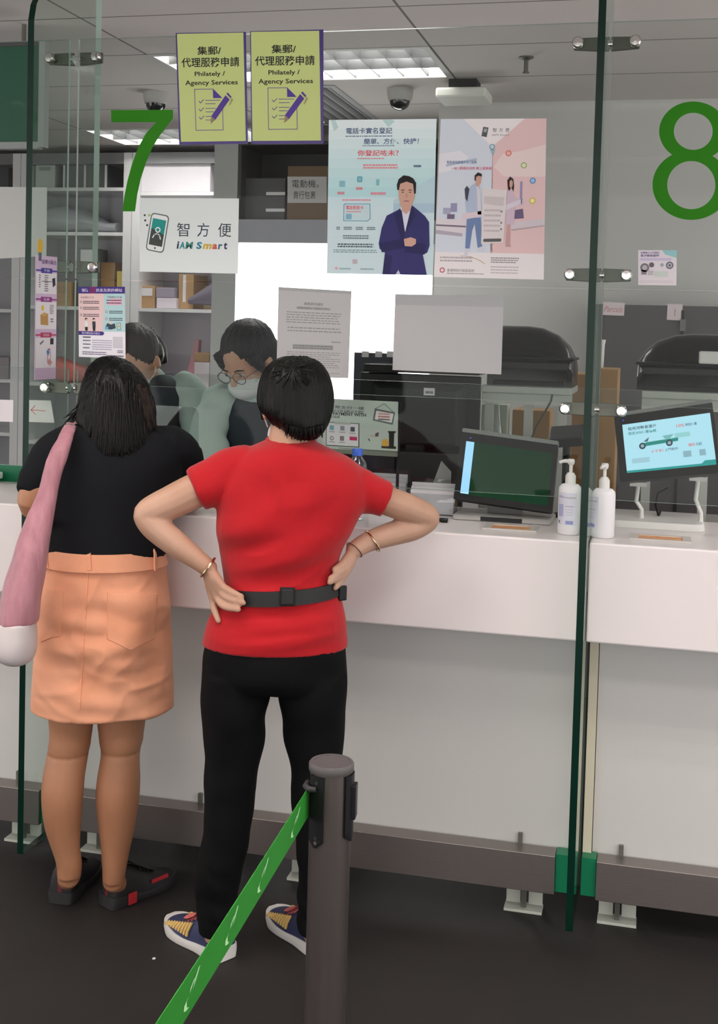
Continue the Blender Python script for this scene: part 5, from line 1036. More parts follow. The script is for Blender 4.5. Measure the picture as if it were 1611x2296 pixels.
# hand on the left hip: palm, four fingers, thumb
for K_ in ((499, 1316, -.070), (494, 1325, -.066), (487, 1337, -.058), (478, 1343, -.046)):
    F.limb(b, [(467, 1276, -.052, .017), ((467+K_[0])/2, (1276+K_[1])/2, K_[2]*.9-.004, .0155), (*K_, .0115)], S_, 10, 3)
for pts in (((499, 1316, -.070), (512, 1322, -.086), (524, 1329, -.102), (543, 1338, -.114)), ((494, 1325, -.066), (504, 1336, -.080), (520, 1345, -.102), (547, 1352, -.120)), ((487, 1337, -.058), (494, 1352, -.074), (508, 1362, -.096), (535, 1367, -.120)), ((478, 1343, -.046), (479, 1360, -.052), (484, 1376, -.062), (491, 1393, -.076))):
    F.limb(b, [(*p, r) for p, r in zip(pts, (.0098, .0092, .0088, .0074))], S_, 10, 3)
F.limb(b, [(474, 1284, -.03, .015), (484, 1300, .02, .0125), (495, 1312, .06, .0105), (512, 1320, .10, .0085)], S_, 10, 3)
# hand on the right hip
for K_ in ((770, 1262, -.022), (772, 1274, -.024), (770, 1287, -.024), (766, 1300, -.022)):
    F.limb(b, [(795, 1233, -.006, .016), ((795+K_[0])/2+2, (1233+K_[1])/2, -.016, .015), (*K_, .011)], S_, 10, 3)
for pts in (((770, 1262, -.022), (764, 1267, -.038), (757, 1272, -.052), (749, 1277, -.060)), ((772, 1274, -.024), (764, 1281, -.044), (753, 1289, -.064), (741, 1296, -.078)), ((770, 1287, -.024), (762, 1293, -.044), (750, 1300, -.066), (739, 1306, -.082)), ((766, 1300, -.022), (762, 1306, -.038), (757, 1313, -.052), (752, 1319, -.062))):
    F.limb(b, [(*p, r) for p, r in zip(pts, (.0095, .009, .0085, .0072))], S_, 10, 3)
F.limb(b, [(787, 1243, .01, .014), (776, 1256, .04, .012), (765, 1266, .07, .010), (752, 1274, .105, .0085)], S_, 10, 3)
# legs under the trousers
LL = [(1540, 455, 596, 0, .070), (1640, 468, 590, .005, .062), (1760, 468, 566, .01, .055), (1900, 462, 540, .012, .050), (2000, 455, 520, .02, .042), (2095, 462, 505, .028, .030)]
RL = [(1540, 634, 775, 0, .070), (1640, 642, 764, .0, .062), (1760, 662, 752, .0, .055), (1900, 674, 742, .005, .050), (2000, 680, 734, .012, .042), (2095, 690, 726, .020, .030)]
F.loft(b, LL, S_, 20, 2); F.loft(b, RL, S_, 20, 2); F.loft(b, [(1430, 470, 770, 0, .11), (1490, 462, 768, 0, .115), (1530, 466, 764, 0, .10)], S_, 24, 2)
AL = math.radians(148); HL = F.P(505, 2130, -.0); hl = Vector((HL.x, 2.955)); hl = (PZ(505, 2152, 0).x, PZ(505, 2152, 0).y); hr = (PZ(722, 2140, 0).x, PZ(722, 2140, 0).y); AR = math.radians(140)
for (hx, hy), a, leg in ((hl, AL, LL), (hr, AR, RL)):
    d = Vector((math.cos(a), math.sin(a), 0)); b.tube([Vector((hx, hy, .046))+d*.03, Vector((hx, hy, .040))+d*.09, Vector((hx, hy, .031))+d*.16, Vector((hx, hy, .030))+d*.19], [.024, .022, .012, .008], S_, 12)
    F.limb(b, [((leg[-1][1]+leg[-1][2])/2, 2060, leg[-1][3], .034), ((leg[-1][1]+leg[-1][2])/2, 2100, leg[-1][3], .03)], S_); b.tube([F.P((leg[-1][1]+leg[-1][2])/2, 2095, leg[-1][3]), Vector((hx, hy, .05))+d*.06], [.03, .028], S_, 12)
body = skin_union(b, 'body', wr, SK_R, .0042, 3)
# t-shirt
RED = M('red_cotton', (172, 14, 25), .8, sheen=.15, spec=.25, bump=(240, .12, .001))
def red_folds(p, n):
    k = (p-F.B).dot(F.u); z = p.z; back = max(0., -n.dot(F.v)); d = 0.
    g = lambda c, w: math.exp(-((z-c)/w)**2)
    d += .019*back*g(1.06, .13)*noise.noise(Vector((k*4.2+z*3, z*15-k*4.5, .3)))
    d += .015*back*g(.905, .06)*noise.noise(Vector((k*3.5, z*26-k*3, 4.2)))
    d += .014*g(1.22, .12)*noise.noise(Vector((k*5+z*4.5, z*9-k*7, 9.1)))
    t = abs(k+.0)-(.05+(1.36-z)*.0)   # soft fold below the neck
    d -= .008*back*math.exp(-((k-.045)/.035)**2)*max(0, 1-abs(z-1.27)/.06); d += .006*back*math.exp(-((k+.03+(1.33-z)*-.25)/.018)**2)*max(0, 1-abs(z-1.27)/.08)
    if abs(k) > .19 and z > 1.15:
        e = min(1, (abs(k)-.19)*14)*max(0., min(1., (.235-abs(k))/.03)) if k > 0 else min(1, (abs(k)-.19)*14)*max(0., min(1., (.215-abs(k))/.03))
        d += .006*math.sin(abs(k)*110+z*40)*e
    rg = lambda x, y, w: (.5-abs(noise.noise(Vector((x, y, w)))))**3*8   # sharp creases
    d += .007*back*g(1.02, .12)*(rg(k*2.5+z*2, z*9-k*3.5, 11.)-.35)+.006*back*g(.90, .05)*(rg(k*2, z*14-k*2.5, 3.)-.35)
    return max(-.014, d)
b = MB(); F.loft(b, SHIRT, RED, 40, 4); F.limb(b, [(560, 1052, 0, .064), (522, 1058, 0, .064), (488, 1077, -.006, .061), (441, 1099, -.014, .0555)], RED, 24, 4, round_end=False); F.limb(b, [(745, 1076, 0, .060), (778, 1087, 0, .058), (818, 1103, .006, .054), (867, 1121, .013, .0475)], RED, 24, 4, round_end=False)
skin_union(b, 'shirt', wr, RED, .0052, 5, red_folds)
nb = MB(); nb.tube([F.P(652, 985, .012)+F.u*(.058*math.cos(6.28319*k/40))+F.v*(.060*math.sin(6.28319*k/40))+Vector((0, 0, -.004+.006*math.sin(6.28319*k/40))) for k in range(40)], .007, RED, 10, closed=True); nb.build('collar', wr, smooth=True)
# belt with buckle
BELT = M('black_webbing', (18, 18, 19), .6, bump=(300, .2, .001)); R = [[], [], [], []]; n = 72
def torso_at(z):
    best = None
    for r in interp(SHIRT, 6):
        L_, R_ = F.P(r[1], r[0], r[3]), F.P(r[2], r[0], r[3])
        if best is None or abs(L_.z-z) < best[0]: best = (abs(L_.z-z), (L_+R_)/2, (R_-L_).length/2, r[4], r[3])
    return best
for k in range(n):
    t = 2*math.pi*k/n; zc = F.P(636, 1320, 0).z+.010*math.cos(t); w_ = .0185
    for i, (dz, g) in enumerate(((-w_, .002), (-w_, .0075), (w_, .0075), (w_, .002))):
        q = torso_at(zc+dz*.5); R[i].append(Vector((0, 0, zc+dz))+Vector((q[1].x, q[1].y, 0))+F.u*((q[2]+g)*math.cos(t))+F.v*((q[3]+g)*math.sin(t)))
bb = MB(); bb.rings(R, BELT, caps=False, closed=True); bo = bb.build('belt', wr, smooth=True)
c = F.surf(SHIRT, 645, 1338, .009); bk = MB(); bk.obox(c, F.u*.019, F.v*.003, Vector((0, 0, .0235)), BLK).obox(c-F.v*.003, F.u*.015, F.v*.002, Vector((0, 0, .019)), BELT); bk.build('buckle', bo, bevel=.002)
c = F.P(768, 1330, -.028); bk = MB(); bk.obox(c, (F.u+F.v*.6).normalized()*.012, (F.v-F.u*.6).normalized()*.005, Vector((0, 0, .019)), BLK); bk.build('belt_clip', bo, bevel=.003)
# trousers
TRO = M('black_trousers', (6, 6, 7), .85, spec=.15, bump=(260, .1, .001))
PEL = [(1425, 462, 774, 0, .122), (1465, 453, 781, 0, .128), (1510, 449, 782, 0, .128), (1538, 452, 779, 0, .105)]
TL_ = [(1505, 449, 604, 0, .105), (1560, 450, 604, 0, .102), (1600, 455, 598, .0, .096), (1640, 459, 593, .003, .088), (1700, 460, 585, .006, .080), (1760, 459, 578, .01, .075), (1820, 456, 569, .012, .072), (1880, 449, 560, .014, .070), (1940, 442, 549, .018, .068), (2000, 437, 537, .022, .066), (2050, 440, 527, .026, .062), (2088, 446, 518, .028, .056)]
TR_ = [(1505, 626, 782, 0, .105), (1560, 627, 780, 0, .102), (1600, 631, 777, 0, .096), (1640, 637, 774, 0, .088), (1700, 647, 768, .0, .080), (1760, 651, 763, .0, .075), (1820, 657, 758, .002, .072), (1880, 663, 753, .005, .070), (1940, 667, 749, .01, .068), (2000, 668, 745, .012, .066), (2050, 667, 742, .015, .062), (2085, 668, 738, .018, .056)]
b = MB(); F.loft(b, PEL, TRO, 36, 3); F.loft(b, TL_, TRO, 28, 3); F.loft(b, TR_, TRO, 28, 3)
skin_union(b, 'trousers', wr, TRO, .006, 4, lambda p, n: .009*noise.noise(Vector((p.x*9, p.y*9, p.z*11)))+.009*noise.noise(Vector((p.x*14+p.z*12, p.y*10, p.z*20)))*max(0, 1-abs(p.z-.12)/.2))
CR = {'upper': M('shoe_navy', (40, 46, 80), .6), 'sole': M('shoe_white', (216, 212, 208), .5), 'tongue': M('shoe_coral', (226, 116, 112), .6), 'heel': M('shoe_orange', (236, 124, 84), .6), 'lace': M('shoe_lace_pink', (214, 120, 124), .6), 'side': M('shoe_straw', (206, 172, 104), .7)}
shoe(wr, hl, AL, .24, CR, 'navy running shoe with coral tongue, orange heel and white sole', .105); shoe(wr, hr, AR, .24, CR, None, .105)
# bracelets
pa, pb = F.P(446, 1257, -.05), F.P(470, 1275, -.052); bracelet(wr, pb.lerp(pa, .15), pb-pa, .0285, GOLD, .003, .9)
pa, pb = F.P(850, 1207, .016), F.P(820, 1217, .006); bracelet(wr, (pa+pb)/2+Vector((0, 0, -.002)), (pa-pb).normalized()+Vector((.0, 0, .35)), .0315, GOLD, .0027, .95); bracelet(wr, F.P(795, 1233, -.006), F.P(795, 1233, -.006)-F.P(775, 1255, -.02), .0252, M('dark_cord', (110, 60, 50), .6), .0012)
# short hair
HROWS = [(799, 648, 684, .05, .03), (806, 622, 708, .045, .065), (820, 602, 726, .04, .088), (845, 587, 741, .036, .102), (880, 579, 748, .034, .108), (910, 579, 747, .03, .106), (932, 592, 743, .018, .096), (954, 614, 733, .004, .080), (972, 636, 722, -.006, .062), (984, 658, 708, -.01, .046)]
b = MB(); F.loft(b, HROWS, HAIR, 40, 4)
cut = F.P(600, 950, .05)
F.limb(b, [(602, 890, .05, .02), (595, 915, .06, .016), (590, 938, .068, .007)], HAIR, 10, 3)
hcen = F.P(663, 890, .03)
def hair_r(p, n):
    d = hair_disp(.0045, 9, hcen)(p, n); q = p-F.P(655, 822, -.02); g = math.exp(-(q.length/.03)**2); d -= .006*g
    return d
hr_o = skin_union(b, 'hair', wr, HAIR, .0048, 3, hair_r)
# strand wisps at the nape and crown
rd = random.Random(4); b = MB()
for i in range(46):
    px = rd.uniform(640, 728); p0 = F.surf(HROWS, px, 962-abs(px-684)*.25, .003); p1 = p0+Vector((0, 0, -.020-.016*rd.random()))+F.v*.008+F.u*rd.uniform(-.008, .006); b.tube([p0, p0.lerp(p1, .5)-F.v*.003, p1], [.0035, .0026, .0006], HAIR, 6)
for i in range(40):
    a = rd.uniform(-2.6, 2.6); p0 = F.surf(HROWS, 657, 826, .002); dv = F.u*math.sin(a)*.06+Vector((0, 0, -math.cos(a)*.05)); px = 657+52*math.sin(a); py = 830+46*math.cos(a)
    try: p1 = F.surf(HROWS, min(738, max(592, px)), max(812, py), .0035)
    except Exception: continue
    b.tube([p0, p0.lerp(p1, .5)-F.v*.006, p1], [.0012, .003, .0008], HAIR, 6)
b.build('hair_strands', hr_o, smooth=True, kind='stuff')
# mask strap and mask in front
MASKM = M('mask_white', (226, 230, 234), .7); b = MB(); b.ellip(WH(0, .072, -.078), .060, .050, .050, MASKM, 24, 12, None); mo = b.build('face_mask', wr, smooth=True)
b = MB(); b.tube([WH(-.072, -.008, -.030), WH(-.074, .02, -.05), WH(-.062, .05, -.065)], .0022, MASKM, 6); b.tube([WH(.072, -.008, -.030), WH(.074, .02, -.05), WH(.062, .05, -.065)], .0022, MASKM, 6); b.build('ear_loop', mo, smooth=True)
# ------------------------------------------------------------------ woman in black with the peach skirt
G = Fig(235, 3.10); wb = thing('person', 'woman with long dark hair in a black top and peach skirt leaning on the counter', 'person', G.B)
TOP = [(938, 205, 318, .075, .055), (950, 178, 342, .060, .072), (966, 142, 380, .050, .088), (988, 118, 404, .040, .098), (1020, 104, 412, .030, .108), (1060, 104, 408, .022, .114), (1110, 108, 396, .014, .118), (1160, 110, 386, .008, .120), (1205, 106, 378, .004, .122), (1243, 105, 373, 0, .124)]
ce = CT+.044
elR = Vector((PY(428, 1118, 3.32).x, 3.325, ce)); wrR = Vector((elR.x-.21, 3.375, CT+.030)); elL = G.P(74, 1128, -.005); wrL = Vector((elL.x+.20, 3.345, CT+.031))
b = MB(); S_ = SK_G
G.loft(b, TOP, S_, 28, 2, -.012)
def chain(mb, pts, mat, n=14, k=4):
    q = interp([(*p, r) for p, r in pts], k); P = [Vector(x[:3]) for x in q]; R = [x[3] for x in q]
    d = (P[0]-P[1]).normalized(); P = [P[0]+d*R[0]*.75]+P; R = [R[0]*.6]+R; d = (P[-1]-P[-2]).normalized(); P.append(P[-1]+d*R[-1]*.75); R.append(R[-1]*.6); return mb.tube(P, R, mat, n)
chain(b, [(G.P(370, 1005, .045), .046), (G.P(402, 1035, .075), .044), (elR+Vector((-.005, -.03, .06)), .044), (elR, .0385), (elR.lerp(wrR, .35)+Vector((0, 0, .0)), .036), (wrR, .024)], S_)
chain(b, [(G.P(160, 1005, .045), .046), (G.P(104, 1050, .02), .042), (elL+Vector((.004, 0, .03)), .042), (elL+Vector((.006, .015, -.012)), .038), (elL.lerp(wrL, .45)+Vector((0, 0, .012)), .035), (wrL, .024)], S_)
hand(b, wrR, Vector((-.95, .12, 0)), Vector((0, 0, 1)), Vector((0, 1, 0)), S_, .92, .15); hand(b, wrL, Vector((.8, .35, -.02)), Vector((0, 0, 1)), Vector((0, 1, 0)), S_, .92, .15)
G.limb(b, [(258, 972, .07, .056), (258, 940, .09, .053), (258, 900, .11, .054)], S_); hcG = G.P(258, 876, .125); head(b, hcG, G.v*.85-Vector((0, 0, .5))+G.u*.25, Vector((0, 0, 1))+G.v*.5, S_, .98)
GLL = [(1540, 104, 222, .0, .075), (1600, 107, 213, .0, .068), (1650, 110, 206, .0, .060), (1690, 105, 199, -.002, .057), (1740, 95, 191, -.008, .060), (1790, 92, 187, -.010, .060), (1850, 99, 182, -.004, .052), (1900, 115, 180, .002, .042), (1935, 126, 184, .006, .038), (1965, 128, 182, .012, .036)]
GRL = [(1540, 214, 345, .0, .075), (1600, 216, 330, .0, .068), (1650, 221, 322, .0, .060), (1690, 226, 314, -.002, .057), (1740, 218, 315, -.008, .060), (1790, 214, 313, -.010, .060), (1850, 220, 304, -.004, .052), (1900, 226, 293, .002, .042), (1945, 229, 284, .006, .038), (1975, 230, 280, .012, .036)]
G.loft(b, GLL, S_, 24, 3); G.loft(b, GRL, S_, 24, 3); G.loft(b, [(1210, 120, 362, 0, .105), (1300, 104, 364, 0, .12), (1420, 96, 370, 0, .12), (1540, 110, 345, 0, .08)], S_, 28, 3)
ghl = PZ(135, 2026, 0); ghr = PZ(240, 2034, 0); gt1 = PZ(205, 1950, 0); gt2 = PZ(338, 1992, 0); GA1 = math.atan2(gt1.y-ghl.y, gt1.x-ghl.x); GA2 = math.atan2(gt2.y-ghr.y, gt2.x-ghr.x)
for h_, a, leg in ((ghl, GA1, GLL), (ghr, GA2, GRL)):
    d = Vector((math.cos(a), math.sin(a), 0)); an = G.P((leg[-1][1]+leg[-1][2])/2, leg[-1][0], leg[-1][3]); hh = Vector((h_.x, h_.y, 0)); b.tube([an+Vector((0, 0, .02)), an, hh+d*.045+Vector((0, 0, .045))], [.032, .032, .027], S_, 14); b.tube([hh+d*.035+Vector((0, 0, .046)), hh+d*.10+Vector((0, 0, .038)), hh+d*.16+Vector((0, 0, .031)), hh+d*.19+Vector((0, 0, .030))], [.024, .021, .012, .008], S_, 12)
def crease(p, n):
    d = 0; z1 = G.P(150, 1688, 0).z
    if -n.dot(G.v) > .2: d -= .0035*math.exp(-((p.z-z1)/.006)**2); d += .002*math.exp(-((p.z-z1-.03)/.02)**2)
    return d
skin_union(b, 'body', wb, SK_G, .0045, 3, crease)
BT = M('black_cotton', (15, 16, 20), .9, spec=.2, bump=(220, .12, .001))
b = MB(); G.loft(b, TOP, BT, 40, 4)
chain(b, [(G.P(370, 1000, .045), .066), (G.P(400, 1020, .06), .064), (G.P(413, 1060, .09), .060), (elR+Vector((-.006, -.026, .075)), .056)], BT, 22)
chain(b, [(G.P(165, 1000, .045), .066), (G.P(122, 1022, .035), .064), (G.P(97, 1058, .015), .056), (G.P(78, 1083, -.002), .0515)], BT, 22)
skin_union(b, 'top', wb, BT, .0055, 5, lambda p, n: .007*noise.noise(Vector((p.x*5+p.z*6, p.y*4, p.z*9-p.x*5)))*(1 if p.z < 1.3 else .4))
# skirt
SK = M('peach_denim', (236, 168, 134), .75, sheen=.1, spec=.25, bump=(260, .16, .001), var=(7, (230, 158, 122), .4, .7))
SKI = [(1226, 114, 362, 0, .116), (1250, 104, 369, 0, .122), (1290, 93, 375, -.004, .134), (1340, 85, 381, -.006, .141), (1420, 79, 385, -.004, .142), (1500, 73, 388, 0, .141), (1560, 69, 390, 0, .140), (1588, 68, 390, 0, .139)]
def sk_folds(p, n):
    k = (p-G.B).dot(G.u); back = max(0, -n.dot(G.v)); z = p.z
    return back*(.022*noise.noise(Vector((k*6+z*2, z*17+k*3, 2.2)))*math.exp(-((z-.82)/.22)**2)+.014*noise.noise(Vector((k*11, z*24, 5.5)))*math.exp(-((z-.72)/.2)**2)+.009*noise.noise(Vector((k*16, z*6, 8.5))))+back*.011*max(0, (.5-abs(noise.noise(Vector((k*3.5+z*4, z*8-k*5, 31.)))))**3*8-.3)*math.exp(-((z-.80)/.16)**2)+back*.008*max(0, (.5-abs(noise.noise(Vector((k*4-z*5, z*7+k*4, 17.)))))**3*8-.3)*math.exp(-((z-.66)/.12)**2)+.0025*math.sin(k*30)*max(0, (.7-z))
b = MB(); G.loft(b, SKI, SK, 48, 5); sk_o = skin_union(b, 'skirt', wb, SK, .0055, 3, sk_folds)
from mathutils.bvhtree import BVHTree
_L = root_loc(wb); SBV = BVHTree.FromPolygons([v.co+_L for v in sk_o.data.vertices], [tuple(p.vertices) for p in sk_o.data.polygons])
def on_skirt(px, py, eps):
    h_, n_, _, _ = SBV.ray_cast(EYE, ray(px, py).normalized()); p = h_ if h_ else G.surf(SKI, px, py, 0); n_ = n_ if n_ else -G.v
    return p+n_*eps, n_
def strip(name, parent, rows_, pts, w, mat, eps=.006, t=.0022):
    """a raised seam or band following the surface through pixel points"""
    m_ = MB(); q = interp(pts, 4) if len(pts) > 2 else interp([pts[0], ((pts[0][0]+pts[1][0])/2, (pts[0][1]+pts[1][1])/2), pts[1]], 6)
    C = [on_skirt(*p, eps)[0] for p in q]; R = []
    for i, c in enumerate(C):
        d = (C[min(i+1, len(C)-1)]-C[max(i-1, 0)]).normalized(); nn = (c-(G.B+Vector((0, 0, c.z)))).normalized(); s_ = d.cross(nn).normalized()*w; R.append([c-s_-nn*t, c+s_-nn*t, c+s_+nn*t, c-s_+nn*t])
    m_.rings(R, mat); return m_.build(name, parent, smooth=False)
strip('center_seam', sk_o, SKI, [(197, 1285), (194, 1340), (190, 1400), (187, 1450), (184, 1500), (178, 1592)], .0022, SK, .0012, .0018)
wbz = MB(); R = []
for z_, g in ((1226, .003), (1226, .007), (1263, .008), (1263, .003)):
    i0 = interp(SKI, 8); r = min(i0, key=lambda q: abs(q[0]-z_)); R.append(G.ring(r, 60, g))
wbz.rings(R, SK, caps=False, closed=True); wbz.build('waistband', sk_o, smooth=True)
for px in (110, 200, 342): strip('belt_loop', sk_o, SKI, [(px, 1236), (px+2, 1278)], .006, SK, .010, .002)
def pocket(pts, name='back_pocket'):
    m_ = MB(); n_ = len(pts); cx = sum(p[0] for p in pts)/n_; cy = sum(p[1] for p in pts)/n_
    rim = []
    for i in range(n_):
        a, b_ = pts[i], pts[(i+1) % n_]
        for j in range(6): rim.append((a[0]+(b_[0]-a[0])*j/6, a[1]+(b_[1]-a[1])*j/6))
    grid = [[on_skirt(cx+(x-cx)*f, cy+(y-cy)*f, .0028 if f < 1 else .0002)[0] for x, y in rim] for f in (1., .975, .8, .6, .4, .2, .05)]; m_.rings(grid, SK); m_.build(name, sk_o, smooth=True)
pocket([(240, 1327), (352, 1331), (346, 1432), (292, 1458), (240, 1434)]); pocket([(88, 1318), (144, 1323), (136, 1428), (118, 1430), (93, 1440)])
CG = {'upper': M('shoe_black', (20, 19, 21), .6), 'sole': M('shoe_sole_dark', (40, 38, 40), .5), 'tongue': M('shoe_black', None), 'heel': M('shoe_maroon', (92, 30, 36), .5), 'lace': M('shoe_lace_dark', (30, 28, 30), .6)}
o1 = shoe(wb, (ghl.x, ghl.y), GA1, .24, CG, None, .112, .044, .9); o2 = shoe(wb, (ghr.x, ghr.y), GA2, .24, CG, None, .112, .044, .9)
for o_, h_, a in ((o2, ghr, GA2),):
    d = Vector((math.cos(a), math.sin(a), 0)); n_ = Vector((d.y, -d.x, 0)); m_ = MB(); hh = Vector((h_.x, h_.y, 0))
    for s_, z_, l_, hgt in ((.055, .022, .014, .016), (.155, .046, .03, .005)): m_.obox(hh+d*s_+n_*.0455+Vector((0, 0, z_)), d*l_, n_*.002, Vector((0, 0, hgt)), M('shoe_red_mark', (176, 40, 50), .5))
    m_.build('red_mark', o_)
# long hair
GH = [(800, 232, 262, .13, .03), (808, 215, 286, .125, .066), (824, 200, 308, .118, .092), (850, 187, 328, .105, .108), (880, 179, 341, .090, .112), (912, 172, 348, .072, .108), (940, 170, 350, .052, .098), (965, 182, 348, .025, .085), (990, 196, 338, .0, .070), (1008, 204, 322, -.02, .055), (1020, 216, 304, -.03, .042)]
b = MB(); G.loft(b, GH, HAIR, 40, 4); hg = skin_union(b, 'hair', wb, HAIR, .0055, 3, hair_disp(.006, 11, G.P(258, 890, .09)))
rd = random.Random(8); b = MB()
for i in range(150):
    f = rd.random(); px = 196+132*f; top = 850+60*rd.random(); bot = 1004+22*rd.random()-abs(f-.45)*30
    pts = [G.surf(GH, px+(262-px)*.25*(1-j/4)+(2*math.sin(i+j)), top+(bot-top)*j/4, .004+.002*rd.random()) for j in range(5)]
    pts[-1] = pts[-1]+Vector((0, 0, -.006*rd.random())); b.tube(pts, [.0012, .0036, .0042, .0036, .0008], HAIR, 6)
for i in range(16):   # wisps flicking out on the left
    y0_ = 880+30*rd.random(); e = (rd.uniform(138, 172), rd.uniform(936, 962)); p0 = G.P(184, y0_, .05); p2 = G.P(e[0], e[1], .03+.05*rd.random()); b.tube([p0, p0.lerp(p2, .5)+G.u*.010, p2], [.004, .0035, .0006], HAIR, 6)
for i in range(22):   # lighter locks falling forward on the right
    p0 = G.P(300+28*rd.random(), 860+20*rd.random(), -.0); p1 = G.P(322+20*rd.random(), 912, .0); p2 = G.P(312+44*rd.random(), 950+16*rd.random(), .0); b.tube([p0, p1-G.v*.02, p2-G.v*.02], [.002, .004, .0008], HAIRB, 6)
b.build('hair_strands', hg, smooth=True, kind='stuff')
# pink shoulder bag
PK = M('pink_nylon', (176, 120, 131), .55, sheen=.2, bump=(5, .4, .01), stretch=(14, 14, 2), var=(4, (160, 104, 116), .35, .7)); WBG = M('bag_white_base', (206, 196, 196), .6, bump=(9, .3, .01))
bg = thing('shoulder_bag', 'long pink fabric bag with white base hanging off the shoulder of the woman in black', 'bag', G.P(40, 1480, -.2))
STR = [(943, 160, 180, .10, .012), (945, 154, 178, .03, .014), (956, 143, 174, -.055, .014), (1000, 119, 158, -.115, .014), (1050, 100, 145, -.135, .016), (1100, 82, 132, -.15, .018), (1150, 64, 122, -.17, .026), (1200, 46, 114, -.185, .040), (1250, 28, 108, -.195, .055), (1300, 12, 102, -.20, .066), (1350, -2, 92, -.205, .074), (1392, -14, 86, -.205, .078)]
def bag_d(p, n): k = (p-G.B).dot(G.u); return .006*noise.noise(Vector((k*38+p.z*4, p.z*3, 1.7)))
b = MB(); G.loft(b, STR, PK, 32, 5); skin_union(b, 'bag_body', bg, PK, .0055, 3, bag_d)
b = MB(); G.loft(b, [(1386, -13, 84, -.205, .079), (1410, -20, 84, -.205, .084), (1440, -22, 82, -.205, .086), (1465, -16, 79, -.205, .080), (1482, 0, 68, -.205, .060), (1487, 16, 52, -.205, .03)], WBG, 32, 4); skin_union(b, 'bag_base', bg, WBG, .006, 3, lambda p, n: .006*noise.noise(p*13))
b = MB(); G.limb(b, [(176, 950, .10, .012), (150, 1020, .16, .012), (112, 1140, .10, .012), (100, 1180, -.10, .014)], PK, 12, 4); b.build('inner_strap', bg, smooth=True)
